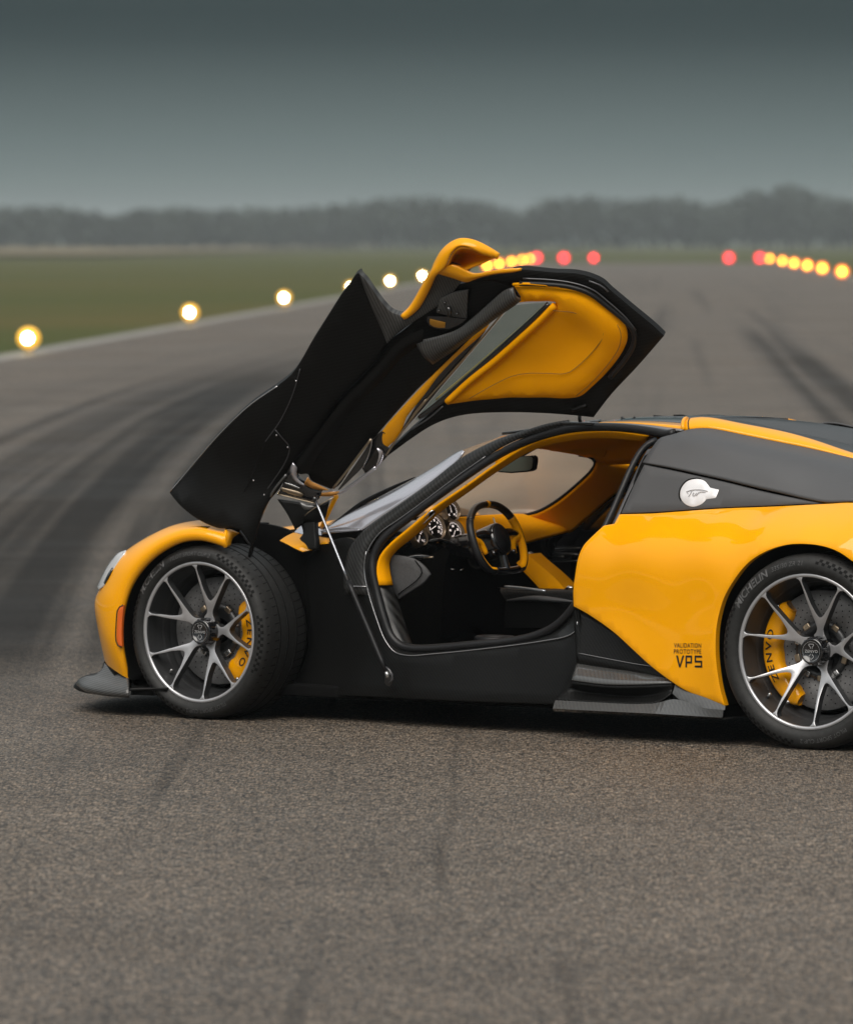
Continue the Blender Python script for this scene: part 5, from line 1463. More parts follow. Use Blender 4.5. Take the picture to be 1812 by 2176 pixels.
rim_arc('rim_mark', 87, 93, 0.0151, M['trim'], wheel_rim)
rim_arc('rim_top', 93, 145, 0.0148, M['wood'], wheel_rim)
rim_arc('rim_bottom', 242, 298, 0.0145, M['gloss'], wheel_rim)
at_sw = lambda q, a, h: sw(q * math.cos(a), q * math.sin(a) * 1.1, h)
turned('wheel_boss', [(0.060, -0.10), (0.062, 0.0), (0.060, 0.018), (0.056, 0.024), (0.052, 0.025)], M['gloss'], wheel_rim, 40, at=at_sw)
turned('horn_pad', [(0.053, 0.0245), (0.052, 0.027), (0.0004, 0.029)], M['rubber'], wheel_rim, 40, at=at_sw)
def sw_spoke(name, pts, r, m, flat=1.0):
    return tube(name, [sw(*p) for p in pts], r, m, wheel_rim, seg=10, flat=flat, step=0.01, up=SN)
for s in (1, -1):
    sw_spoke('wheel_spoke', [(s * 0.045, 0.018, 0.004), (s * 0.09, 0.026, 0.008), (s * 0.165, 0.020, 0.0)], lambda t: 0.012 - 0.004 * t, M['gloss'], 1.8)
    sw_spoke('spoke_grip', [(s * 0.165, 0.01, -0.002), (s * 0.12, -0.005, -0.004), (s * 0.10, -0.05, -0.004)], lambda t: 0.015 - 0.006 * t, M['trim'], 1.2)
    sw_spoke('thumb_switch', [(s * 0.07, -0.045, 0.014), (s * 0.075, -0.062, 0.012)], 0.010, M['gloss'])
    sw_spoke('shift_paddle', [(s * 0.06, 0.02, -0.035), (s * 0.085, 0.075, -0.04), (s * 0.095, 0.105, -0.045)], lambda t: 0.008 - 0.004 * t, M['bronze'], 0.5)
sw_spoke('lower_spoke', [(0, -0.05, 0.0), (0, -0.13, -0.004)], 0.022, M['gloss'], 0.7)

# centre console
cs = [(1.7996, 0.04, 0.6383), (1.773, 0.04, 0.6178), (1.69, 0.04, 0.5603), (1.6255, 0.04, 0.5059), (1.6155, 0.06, 0.5001), (1.7231, 0.06, 0.4969), (1.7687, 0.06, 0.5378), (1.8145, 0.06, 0.5774), (1.8395, 0.06, 0.6028)]
patch('console_spar', [cs[:4], [cs[3], cs[4]], [cs[4], cs[5]], cs[5:], [cs[-1], cs[0]]], M['trim'], car, 0.10, 0.03, rnd=0.006)
tube('console_inlay', [(1.8163, 0, 0.6411), (1.773, 0, 0.6042), (1.7149, 0, 0.5578), (1.6668, 0, 0.5184)], lambda t: 0.006 + 0.006 * math.sin(math.pi * t), M['bronze'], car, seg=8)
tube('console_inlay_edge', [(1.8251, -0.03, 0.6439), (1.7835, -0.03, 0.6125), (1.7236, -0.03, 0.5619), (1.6755, -0.03, 0.521)], 0.003, M['gloss'], car, seg=8)
con = [[(1.9525, 0.02, 0.4989), (1.7522, 0.02, 0.5048), (1.5207, 0.02, 0.5046)], [(1.8597, 0.14, 0.5092), (1.6773, 0.14, 0.5061), (1.447, 0.14, 0.5088)], [(1.8407, 0.17, 0.4928), (1.6585, 0.17, 0.4927), (1.4286, 0.17, 0.4954)], [(1.8158, 0.17, 0.4571), (1.6585, 0.17, 0.4598), (1.4286, 0.17, 0.4654)],
       [(1.8368, 0.15, 0.35), (1.671, 0.15, 0.3555), (1.4409, 0.15, 0.363)]]
loft('centre_console', con, M['carbon_side'], car, 16)
tube('console_highlight', [(1.8326, 0.15, 0.5132), (1.7537, 0.15, 0.5099), (1.6421, 0.15, 0.5006)], 0.005, mat('highlight_silver', (0.55, 0.58, 0.62), 0.2, 0.6), car, seg=8, flat=0.6)  # silver tube drawing the highlight along the console's edge
tube('console_highlight_low', [(1.799, 0.19, 0.4613), (1.679, 0.19, 0.4734), (1.5802, 0.19, 0.4708), (1.4654, 0.19, 0.4645)], lambda t: 0.002 + 0.009 * math.sin(math.pi * t), M['matte'], car, seg=8)  # grey sliver modelled in place of the lower highlight
tube('gear_selector', [(1.5726, 0.12, 0.5041), (1.5578, 0.12, 0.5172), (1.5331, 0.12, 0.5151)], 0.006, M['chrome'], car, seg=8)
tube('floor_speaker', [tuple(Vector([(1.6547, 0.5, 0.3308)][0]) + Vector((0.075 * math.cos(a), 0.06 * math.sin(a), 0.0))) for a in [i * math.pi / 8 for i in range(16)]], 0.012, M['rubber'], car, closed=True, seg=8)

# rear-view mirror
mo = [(1.9551, 0, 1.0135), (1.8814, 0, 1.022), (1.803, 0, 1.0283), (1.7913, 0, 1.0201), (1.7963, 0, 0.9755), (1.808, 0, 0.9668), (1.8982, 0, 0.9559), (1.9668, 0, 0.9616), (1.9761, 0, 0.9699), (1.9551, 0, 1.0135)]
mirror = patch('rear_view_mirror', [mo[:3], mo[2:5], mo[4:7], mo[6:]], M['black'], car, 0.03, 0.03, rnd=0.003)
mg = [(1.9482, 0.003, 1.0109), (1.8795, 0.003, 1.0185), (1.8028, 0.003, 1.0242), (1.7945, 0.003, 1.0187), (1.7995, 0.003, 0.9777), (1.8078, 0.003, 0.9719), (1.8963, 0.003, 0.9616), (1.9616, 0.003, 0.966), (1.9674, 0.003, 0.9716), (1.9482, 0.003, 1.0109)]
patch('mirror_glass', [mg[:3], mg[2:5], mg[4:7], mg[6:]], mat('mirror_reflection', (0.075, 0.098, 0.088), 0.35, 0, 0.3), mirror, 0.002, 0.03, rnd=0.0)  # grey-green reflection painted on the glass as a flat colour
tube('mirror_stem', [(1.8752, -0.03, 1.0226), (1.8251, -0.03, 1.0483), (1.7918, -0.03, 1.0644)], 0.008, M['black'], mirror, seg=8)

# ------------------------------------------------------------------ the raised door
dp = [Vector(p) for p in [(2.2645, 0.75, 0.8713), (1.1907, 0.734, 1.3626), (1.8765, 1.134, 1.7226)]]
DN = (dp[1] - dp[0]).cross(dp[2] - dp[0]).normalized()
if DN.y < 0:
    DN = -DN
DU = (dp[1] - dp[0]).normalized()
DV = DN.cross(DU)
DOOR = (dp[0], DU, DV, DN)
def dpatch(name, segs, m, parent, thick=0.02, res=0.04, rnd=0.004, ctrl=(), side_mat=None, step=0.012):
    return patch(name, segs, m, parent, thick, res, ctrl, DOOR, rnd, step, None, side_mat)

# front part: the inner face of the body-side skin
f_left = [(2.8829, 0.9606, 0.8866), (2.8688, 0.957, 0.9075), (2.8288, 0.9468, 0.9496), (2.6178, 0.9903, 1.1263), (2.4589, 1.0131, 1.241), (2.326, 1.0203, 1.3163), (2.2574, 1.0275, 1.3611), (2.205, 1.0424, 1.4116), (2.1389, 1.0672, 1.4854), (2.0485, 1.0973, 1.5795), (1.959, 1.1268, 1.6719)]
f_tip = [(1.959, 1.1268, 1.6719), (1.9176, 1.1367, 1.708), (1.8772, 1.1495, 1.7486), (1.862, 1.1494, 1.7556)]
f_seam = [(1.862, 1.1494, 1.7556), (1.8562, 1.0723, 1.6268), (1.841, 0.9849, 1.484)]
f_right = [(1.841, 0.9849, 1.484), (1.8993, 0.965, 1.4222), (1.9873, 0.9481, 1.3511), (2.1073, 0.926, 1.2558), (2.2218, 0.892, 1.142), (2.3071, 0.8706, 1.0636), (2.366, 0.8573, 1.0121)]
f_hinge = [(2.366, 0.8573, 1.0121), (2.3968, 0.8434, 0.9728), (2.4479, 0.8313, 0.9064), (2.4888, 0.8553, 0.8472), (2.5254, 0.8645, 0.7639), (2.5468, 0.8648, 0.6925), (2.5674, 0.8598, 0.6325), (2.6004, 0.8495, 0.5572)]
f_fin = [(2.6004, 0.8495, 0.5572), (2.5592, 0.878, 0.669), (2.5506, 0.8801, 0.6871), (2.5801, 0.9153, 0.7456)]
f_low = [(2.5801, 0.9153, 0.7456), (2.6111, 0.9276, 0.7524), (2.6547, 0.9374, 0.7487), (2.6968, 0.9493, 0.76), (2.7527, 0.9623, 0.787), (2.8237, 0.9747, 0.8367), (2.8639, 0.9691, 0.8695), (2.8829, 0.9606, 0.8866)]
f_ctrl = [(2.6328, 0.9377, 0.9651), (2.4166, 0.971, 1.1467), (2.2708, 0.9766, 1.2663), (2.7143, 0.9553, 0.8752), (2.5495, 0.8817, 0.9059), (2.1028, 1.0166, 1.4151)]
door = dpatch('door', [f_left, f_tip, f_seam, f_right, f_hinge, f_fin, f_low], M['carbon_door'], car, 0.035, 0.05, 0.008, f_ctrl)
# bright weave of the flank between tip and mirror
v_a = [(1.862, 1.1494, 1.7556), (1.8562, 1.0723, 1.6268), (1.841, 0.9849, 1.484)]
v_b = [(1.841, 0.9849, 1.484), (1.8029, 0.9848, 1.522), (1.7427, 0.9922, 1.5631), (1.6619, 1.0007, 1.6158), (1.6232, 1.0063, 1.6437), (1.5806, 1.0191, 1.6856)]
v_c = [(1.5971, 1.0463, 1.7241), (1.5711, 1.0594, 1.7587)]
v_d = [(1.5806, 1.0191, 1.6856), (1.5519, 1.0316, 1.7203)]
flank = [v_a, [(1.841, 0.9849, 1.484), (1.8048, 0.9819, 1.5162), (1.7319, 0.9875, 1.5603), (1.6611, 0.9903, 1.5983), (1.5607, 0.9967, 1.6567), (1.4803, 1.0152, 1.7262), (1.4403, 1.0245, 1.7609)],
         [(1.4403, 1.0245, 1.7609), (1.5433, 1.0767, 1.801)],
         [(1.5433, 1.0767, 1.801), (1.5661, 1.0626, 1.7664), (1.5998, 1.0424, 1.7202), (1.6419, 1.0198, 1.668), (1.6939, 1.0034, 1.6214), (1.7389, 0.998, 1.595), (1.7682, 1.006, 1.5949), (1.7964, 1.0264, 1.6065), (1.813, 1.0538, 1.6356), (1.8297, 1.0915, 1.6821), (1.8454, 1.1306, 1.7313), (1.862, 1.1494, 1.7556)]]
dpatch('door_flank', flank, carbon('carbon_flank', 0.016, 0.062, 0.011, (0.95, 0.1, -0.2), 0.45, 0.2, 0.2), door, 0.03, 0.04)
# sill section, recessed channel beside the window
s_a = [(2.3863, 0.8273, 1.0108), (2.3275, 0.8406, 1.0624), (2.242, 0.862, 1.1409), (2.1274, 0.896, 1.2549), (2.0073, 0.9181, 1.3504), (1.9191, 0.935, 1.4215), (1.8608, 0.9549, 1.4835)]
s_b = [(1.8624, 0.9587, 1.4892), (1.7416, 0.9672, 1.5609), (1.6518, 0.9877, 1.6385), (1.5856, 0.9959, 1.6837), (1.477, 0.9878, 1.721), (1.3823, 0.9707, 1.7365), (1.2951, 0.942, 1.7291)]
s_b2 = [(1.2951, 0.942, 1.7291), (1.3003, 0.9277, 1.7023), (1.2861, 0.9013, 1.664)]
s_c = [(1.2861, 0.9013, 1.664), (1.3349, 0.8968, 1.6331), (1.4523, 0.8842, 1.5557), (1.6205, 0.8591, 1.4322), (1.788, 0.8371, 1.3141), (1.9653, 0.8023, 1.1687), (2.0196, 0.7906, 1.1221)]
s_d = [(2.0369, 0.7886, 1.1102), (2.1286, 0.7673, 1.0287), (2.2353, 0.7346, 0.9195), (2.2694, 0.7368, 0.9071)]
s_e = [(2.2694, 0.7368, 0.9071), (2.3362, 0.775, 0.9424), (2.3405, 0.7897, 0.9663), (2.3768, 0.7993, 0.9659), (2.3863, 0.8273, 1.0108)]
dpatch('door_inner', [s_a, [s_a[-1], s_b[0]], s_b, s_b2, s_c, [s_c[-1], s_d[0]], s_d, s_e], M['carbon_door'], door, 0.02, 0.05)
# raised rib inside the skin, sealing flange and stiffener
rib0 = [(2.3383, 0.8719, 1.0101), (2.2717, 0.8915, 1.0766), (2.1845, 0.9159, 1.1608), (2.0751, 0.9426, 1.2595), (1.9572, 0.9618, 1.3488), (1.8703, 0.9774, 1.4169), (1.7965, 0.9946, 1.4817), (1.7245, 0.9988, 1.5228), (1.6649, 0.9961, 1.5464)]
rib1 = [(2.3172, 0.8189, 0.9677), (2.2627, 0.8418, 1.0342), (2.1677, 0.8674, 1.1247), (2.0573, 0.8956, 1.2266), (1.9395, 0.9148, 1.3161), (1.8594, 0.9305, 1.3814), (1.803, 0.9423, 1.4286), (1.7447, 0.9468, 1.4641), (1.6966, 0.9473, 1.4877)]
loft('door_rib', [rib0, [tuple((Vector(a) + Vector(b)) / 2 + DN * 0.012) for a, b in zip(rib0, rib1)], rib1], M['black'], door, 40, 8)
# carbon arm running up to the latch
arm0 = [(1.7233, 0.96, 1.4969), (1.6156, 0.9495, 1.52), (1.534, 0.9462, 1.543), (1.4689, 0.9532, 1.5818), (1.3864, 0.9642, 1.6398), (1.3052, 0.9736, 1.6943), (1.2715, 0.9698, 1.7039)]
arm1 = [(1.6918, 0.8908, 1.4127), (1.5909, 0.905, 1.4652), (1.5035, 0.9228, 1.5174), (1.4385, 0.9298, 1.5563), (1.3591, 0.936, 1.6047), (1.2971, 0.9387, 1.6388), (1.2601, 0.9427, 1.6631)]
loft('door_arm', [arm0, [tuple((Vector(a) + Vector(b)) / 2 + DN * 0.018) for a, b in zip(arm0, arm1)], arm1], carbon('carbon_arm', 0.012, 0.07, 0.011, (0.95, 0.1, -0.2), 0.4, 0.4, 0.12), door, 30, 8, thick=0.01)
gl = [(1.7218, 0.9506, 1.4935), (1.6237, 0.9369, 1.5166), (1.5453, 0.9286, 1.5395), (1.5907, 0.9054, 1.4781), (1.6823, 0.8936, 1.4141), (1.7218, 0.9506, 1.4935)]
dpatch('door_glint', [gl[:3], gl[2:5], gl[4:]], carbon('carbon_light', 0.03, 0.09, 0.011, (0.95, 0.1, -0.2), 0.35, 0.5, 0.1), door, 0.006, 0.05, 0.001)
# latch plate, bolt holes and striker pocket
lp0 = [(1.5796, 1.0146, 1.6583), (1.5222, 1.0119, 1.6809), (1.4608, 1.0014, 1.6919), (1.4801, 0.9759, 1.6394), (1.5001, 0.9495, 1.5848), (1.5509, 0.9672, 1.591), (1.6108, 0.9923, 1.6056), (1.5796, 1.0146, 1.6583)]
latch = dpatch('latch_plate', [lp0[:3], lp0[2:5], lp0[4:7], lp0[6:]], carbon('carbon_latch', 0.02, 0.07, 0.011, (0.95, 0.1, -0.2), 0.4, 0.3, 0.2), door, 0.01, 0.05, 0.002)
for p in [(1.5622, 1.0062, 1.6443), (1.5941, 0.9969, 1.6134), (1.5277, 0.9727, 1.6033)]:
    ball('latch_bolt', (0.006, 0.006, 0.006), p, M['gloss'], door, 12)
tube('latch_claw', [(1.553, 0.997, 1.6289), (1.5466, 0.9928, 1.6168), (1.5615, 0.9791, 1.5943)], 0.008, M['gloss'], door, seg=8)
po = [(1.6478, 0.9985, 1.5907), (1.5935, 0.9836, 1.5909), (1.4998, 0.9523, 1.5816), (1.5257, 0.9474, 1.561), (1.5771, 0.9502, 1.5414), (1.6274, 0.9666, 1.5457), (1.6533, 0.9831, 1.5617), (1.6478, 0.9985, 1.5907)]
dpatch('latch_pocket', [po[:3], po[2:5], po[4:]], M['gloss'], door, 0.006, 0.05, 0.001)
py = [(1.638, 0.9949, 1.5811), (1.5824, 0.9714, 1.5672), (1.5905, 0.9624, 1.5479), (1.6237, 0.9722, 1.549), (1.6442, 0.9853, 1.5618), (1.638, 0.9949, 1.5811)]
dpatch('pocket_reflection', [py[:2], py[1:3], py[2:]], mat('pocket_reflection_yellow', (0.30, 0.14, 0.01), 0.4), door, 0.003, 0.05, 0.001)  # yellow reflection in the pocket, painted as a patch

# upper frame that carries the seal: round the trim card
o_top = [(1.4694, 0.9997, 1.7249), (1.3851, 0.9899, 1.7481), (1.3042, 0.9751, 1.761), (1.2427, 0.9632, 1.77), (1.188, 0.9454, 1.7656), (1.1264, 0.9245, 1.7593), (1.045, 0.8995, 1.7557), (0.9949, 0.8784, 1.7437), (0.9541, 0.8542, 1.7222), (0.9314, 0.8307, 1.693)]
o_rear = [(0.9314, 0.8307, 1.693), (0.8655, 0.7686, 1.6188), (0.8086, 0.7157, 1.5559), (0.7809, 0.6856, 1.5178)]
o_aft = [(0.7809, 0.6856, 1.5178), (0.9193, 0.655, 1.3979), (1.046, 0.6305, 1.2939), (1.1442, 0.6047, 1.2011)]
o_bot = [(1.1442, 0.6047, 1.2011), (1.2315, 0.634, 1.2095), (1.358, 0.6736, 1.2168), (1.487, 0.71, 1.2177), (1.6191, 0.7422, 1.21), (1.7025, 0.7555, 1.193), (1.7838, 0.7607, 1.1628), (1.8705, 0.7578, 1.116), (1.9597, 0.7518, 1.0624), (2.0171, 0.7473, 1.0268)]
i_bot = [(2.0129, 0.7537, 1.0401), (1.9443, 0.7634, 1.0903), (1.8673, 0.7746, 1.1469), (1.796, 0.7835, 1.1967), (1.7044, 0.7943, 1.2596)]
i_card = [(1.7044, 0.7943, 1.2596), (1.5593, 0.7641, 1.277), (1.4265, 0.7335, 1.2878), (1.3038, 0.6998, 1.2887), (1.2147, 0.6734, 1.2862), (1.1806, 0.6677, 1.2929), (1.1217, 0.672, 1.3289), (1.0221, 0.688, 1.405), (0.9607, 0.7094, 1.4715), (0.9386, 0.7237, 1.5068), (0.934, 0.7411, 1.5388), (0.9474, 0.7654, 1.5739), (0.9984, 0.8121, 1.6292), (1.0474, 0.8474, 1.666), (1.1188, 0.8767, 1.6817), (1.2118, 0.9074, 1.6898), (1.294, 0.9317, 1.6921)]
i_end = [(1.294, 0.9317, 1.6921), (1.3676, 0.9701, 1.7226), (1.4694, 0.9997, 1.7249)]
dpatch('door_frame', [o_top, o_rear, o_aft, o_bot, [o_bot[-1], i_bot[0]], i_bot, i_card, i_end], M['carbon_door'], door, 0.03, 0.04, 0.006)
M['edge'] = mat('edge_highlight', (0.10, 0.10, 0.105), 0.3, 0.6)
for pts, r, m in (([(1.2536, 0.9601, 1.7198), (1.159, 0.932, 1.7168), (1.0667, 0.9006, 1.7075), (0.9985, 0.8666, 1.6822), (0.9494, 0.8255, 1.6359), (0.902, 0.7817, 1.5839), (0.8775, 0.7487, 1.5393), (0.8878, 0.7255, 1.4946), (0.9338, 0.7047, 1.4367), (1.0207, 0.6842, 1.359)], 0.010, M['rubber']),
                  ([(1.2349, 0.9662, 1.7389), (1.1223, 0.9311, 1.7328), (1.0437, 0.9016, 1.7202), (0.9819, 0.8694, 1.695), (0.9386, 0.8311, 1.6506), (0.8927, 0.7847, 1.5935), (0.867, 0.7476, 1.5426)], 0.003, M['edge']),
                  ([(0.9869, 0.8914, 1.7299), (0.9453, 0.8685, 1.7109), (0.9269, 0.8502, 1.6887)], 0.003, M['edge']),
                  ([(1.7003, 0.8065, 1.2425), (1.7666, 0.799, 1.1975), (1.8536, 0.7955, 1.1496)], 0.003, M['edge'])):
    tube('door_weatherstrip', pts, r, m, door, seg=8)
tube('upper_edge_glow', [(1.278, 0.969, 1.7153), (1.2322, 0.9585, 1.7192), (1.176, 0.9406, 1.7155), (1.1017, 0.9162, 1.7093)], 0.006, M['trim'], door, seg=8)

# trim card
k_o = [(1.2814, 0.9577, 1.7025), (1.1953, 0.9338, 1.7027), (1.1026, 0.9027, 1.694), (1.025, 0.8717, 1.6783), (0.9733, 0.8349, 1.6403), (0.9212, 0.7866, 1.5832), (0.9072, 0.7607, 1.5456), (0.9119, 0.7396, 1.5072), (0.9359, 0.7232, 1.4674), (1.0027, 0.7015, 1.3977), (1.1031, 0.6839, 1.3185), (1.159, 0.6784, 1.2819), (1.1998, 0.6852, 1.2738), (1.2955, 0.7131, 1.2756), (1.4246, 0.7485, 1.2746), (1.5575, 0.7789, 1.2632), (1.6717, 0.801, 1.2467)]
k_c = [(1.6717, 0.801, 1.2467), (1.6869, 0.8059, 1.2478), (1.6862, 0.8117, 1.2583), (1.6648, 0.8141, 1.2728)]
k_i = [(1.6648, 0.8141, 1.2728), (1.5661, 0.8251, 1.3392), (1.4446, 0.8368, 1.4176), (1.3213, 0.8526, 1.504), (1.2224, 0.8664, 1.575), (1.1502, 0.8801, 1.6327), (1.1388, 0.8829, 1.643)]
k_t = [(1.1388, 0.8829, 1.643), (1.1586, 0.8907, 1.6467), (1.1869, 0.8993, 1.6479), (1.2384, 0.9128, 1.6465), (1.2898, 0.9241, 1.6412)]
k_e = [(1.2898, 0.9241, 1.6412), (1.2681, 0.93, 1.6617)]
k_f = [(1.2681, 0.93, 1.6617), (1.2814, 0.9577, 1.7025)]
k_ctrl = [(1.1945, 0.9351, 1.6755), (1.1012, 0.9051, 1.6649), (1.0255, 0.8709, 1.641), (0.9714, 0.8259, 1.5902), (0.9369, 0.7852, 1.5393), (0.9588, 0.7614, 1.4881), (1.0317, 0.7395, 1.4172), (1.1408, 0.7201, 1.3327), (1.2451, 0.7335, 1.3093), (1.3752, 0.767, 1.3084), (1.5104, 0.793, 1.2943), (1.0882, 0.8054, 1.5447), (1.2056, 0.797, 1.48), (1.3259, 0.7852, 1.3956), (1.1529, 0.7612, 1.4417), (1.0714, 0.772, 1.4936), (1.1266, 0.864, 1.6086), (1.27, 0.8144, 1.4669), (1.4295, 0.8008, 1.3628), (1.2168, 0.7548, 1.3899), (1.5885, 0.8139, 1.2969)]
card = dpatch('trim_card', [k_o, k_c, k_i, k_t, k_e, k_f], M['trim'], door, 0.02, 0.03, 0.010, k_ctrl, step=0.01)
for pts in ([(1.1474, 0.8907, 1.6163), (1.1164, 0.8805, 1.6139), (1.0687, 0.8612, 1.6077), (1.0282, 0.8302, 1.5823), (0.9814, 0.7974, 1.5328), (0.9875, 0.7874, 1.5167), (1.0376, 0.7664, 1.4684), (1.1222, 0.7502, 1.4036), (1.1745, 0.7505, 1.375), (1.2526, 0.7698, 1.3745), (1.3246, 0.7873, 1.374), (1.3845, 0.8002, 1.3633), (1.4631, 0.8077, 1.3305), (1.5724, 0.8152, 1.2747)],
            [(0.9097, 0.8116, 1.5639), (0.9087, 0.7888, 1.5332), (0.9287, 0.7645, 1.482), (0.9932, 0.7415, 1.4112), (1.088, 0.7207, 1.3334), (1.1563, 0.7072, 1.2889)]):
    tube('card_stitch', pts, 0.0014, mat('stitch_brown', (0.22, 0.09, 0.01), 0.7), card, seg=6)
tube('card_roll', [(1.1421, 0.8871, 1.6367), (1.217, 0.8751, 1.5764), (1.3158, 0.8613, 1.5054), (1.4389, 0.8457, 1.4197), (1.5603, 0.834, 1.3413), (1.6741, 0.8162, 1.2598)], 0.013, M['trim'], card, seg=10)
# window pane with its black gasket
pane = [(1.332, 0.8953, 1.6319), (1.2656, 0.8814, 1.6397), (1.1777, 0.86, 1.6451), (1.1697, 0.8548, 1.64), (1.4606, 0.8116, 1.4267), (1.7096, 0.7802, 1.2528), (1.8285, 0.7749, 1.1863), (1.8439, 0.7809, 1.1895), (1.731, 0.8066, 1.2885), (1.5707, 0.8417, 1.426), (1.332, 0.8953, 1.6319)]
dpatch('window_pane', [pane[:3], pane[2:4], pane[3:7], pane[6:8], pane[7:]], M['glass'], door, 0.005, 0.06, 0.0)
tube('pane_gasket', [(1.1737, 0.8785, 1.6428), (1.2363, 0.8682, 1.5952), (1.3521, 0.8515, 1.5114), (1.4845, 0.8336, 1.4172), (1.6093, 0.8172, 1.3289), (1.7327, 0.8039, 1.2465), (1.8137, 0.7977, 1.1968)], lambda t: 0.011 + 0.003 * math.sin(math.pi * t), M['gloss'], door, seg=8, flat=0.7)
tube('pane_edge', [(1.1922, 0.8728, 1.6401), (1.2709, 0.8609, 1.5822), (1.4018, 0.8446, 1.4917), (1.5827, 0.823, 1.3678), (1.7307, 0.807, 1.2692)], 0.004, mat('pane_edge_yellow', (0.35, 0.30, 0.12), 0.4), door, seg=6)
# yellow outer skin seen past the sill
ys = [(1.4364, 0.8927, 1.5578), (1.4944, 0.8896, 1.5247), (1.595, 0.8751, 1.4519), (1.6972, 0.8587, 1.3749), (1.8277, 0.8352, 1.2717), (1.9608, 0.8092, 1.1625), (1.9911, 0.7985, 1.1293), (2.0004, 0.7785, 1.0897), (1.9852, 0.7662, 1.0754), (1.938, 0.773, 1.1101), (1.9024, 0.7859, 1.1499), (1.8714, 0.8038, 1.1961), (1.7616, 0.8304, 1.295), (1.6963, 0.8483, 1.3573), (1.6011, 0.8655, 1.4325), (1.485, 0.8806, 1.5138), (1.4504, 0.8872, 1.5417), (1.4364, 0.8927, 1.5578)]
dpatch('outer_skin', [ys[:6], ys[5:9], ys[8:12], ys[11:17], ys[16:]], M['yellow'], door, 0.01, 0.04, 0.004)
dk = [(1.4542, 0.8813, 1.5397), (1.5654, 0.8499, 1.4326), (1.6721, 0.8265, 1.3411), (1.7804, 0.8015, 1.2458), (1.8969, 0.7767, 1.1465), (2.0029, 0.7451, 1.04), (2.0064, 0.7517, 1.0499), (1.9403, 0.7696, 1.1132), (1.7714, 0.8272, 1.2948), (1.6194, 0.8609, 1.4258), (1.4542, 0.8813, 1.5397)]
dpatch('pane_frame', [dk[:6], dk[5:7], dk[6:]], M['gloss'], door, 0.01, 0.04, 0.002)
for pts, r in (([(1.3591, 0.912, 1.6076), (1.4837, 0.8826, 1.4979), (1.6241, 0.8535, 1.3807), (1.7655, 0.8245, 1.2626), (1.885, 0.7949, 1.1536), (1.991, 0.7633, 1.0473)], 0.004), ([(1.7634, 0.8277, 1.2692), (1.8172, 0.816, 1.223), (1.8559, 0.8039, 1.1834)], 0.003)):
    tube('chrome_strip', pts, r, M['bronze'], door, seg=6)

# the wing mirror on top
mr_o = [(1.7647, 0.9904, 1.5899), (1.7218, 0.9975, 1.6222), (1.6259, 1.0394, 1.7189), (1.5635, 1.077, 1.7721), (1.5456, 1.0871, 1.7976), (1.5055, 1.1024, 1.8422), (1.4604, 1.1079, 1.8727), (1.4245, 1.1051, 1.8848), (1.3903, 1.0938, 1.8816), (1.3565, 1.0761, 1.8677), (1.3249, 1.055, 1.8468), (1.2991, 1.0354, 1.8258)]
mr_i = [(1.7454, 0.9988, 1.5933), (1.6862, 1.0052, 1.6321), (1.6178, 1.0377, 1.6997), (1.5489, 1.0879, 1.7576), (1.5031, 1.1002, 1.78), (1.4818, 1.1075, 1.8023), (1.4698, 1.1143, 1.8194), (1.4502, 1.1213, 1.8404), (1.4202, 1.1235, 1.8582), (1.3821, 1.1125, 1.8575), (1.3372, 1.077, 1.8385), (1.2991, 1.0354, 1.8258)]
mr = loft('wing_mirror', [mr_o, [tuple((Vector(a) + Vector(b)) / 2 + DN * 0.012) for a, b in zip(mr_o, mr_i)], mr_i], M['yellow'], door, 50, 8, thick=0.012)
mb_o = [(1.5489, 1.0879, 1.7576), (1.5198, 1.0743, 1.7481), (1.4794, 1.0548, 1.7341), (1.4444, 1.0388, 1.7233), (1.3876, 1.0332, 1.7407), (1.3256, 1.0125, 1.7547), (1.2661, 0.988, 1.7611), (1.2368, 0.9726, 1.7687)]
mb_i = [(1.5014, 1.1005, 1.7813), (1.4743, 1.0979, 1.7896), (1.451, 1.0873, 1.7826), (1.4265, 1.0726, 1.7693), (1.4012, 1.0592, 1.7585), (1.3408, 1.036, 1.7675), (1.2804, 1.0127, 1.7764), (1.2264, 0.9867, 1.7777)]
loft('mirror_base', [mb_o, [tuple((Vector(a) + Vector(b)) / 2 + DN * 0.008) for a, b in zip(mb_o, mb_i)], mb_i], M['yellow'], door, 30, 8, thick=0.012)
md0 = [(1.5018, 1.0999, 1.78), (1.4803, 1.1074, 1.8029), (1.4692, 1.1141, 1.8194), (1.4496, 1.1211, 1.8404), (1.4202, 1.1235, 1.8582), (1.3821, 1.1125, 1.8575), (1.3372, 1.077, 1.8385), (1.2991, 1.0354, 1.8258)]
md1 = [(1.5301, 1.0172, 1.786), (1.5361, 0.9903, 1.7974), (1.5454, 0.9639, 1.8081), (1.5445, 0.9476, 1.8209), (1.5189, 0.9462, 1.8305), (1.4674, 0.9674, 1.8306), (1.3858, 1.0006, 1.8257), (1.2995, 1.0348, 1.8246)]
md2 = [(1.4531, 1.0816, 1.7819), (1.4526, 1.0671, 1.7774), (1.4479, 1.0569, 1.7723), (1.4408, 1.0468, 1.7685), (1.4134, 1.0401, 1.78), (1.3777, 1.037, 1.7915), (1.3409, 1.0357, 1.8068), (1.2995, 1.0348, 1.8246)]
loft('mirror_cup', [md0, md1, md2], M['yellow'], door, 24, 14, thick=0.006)

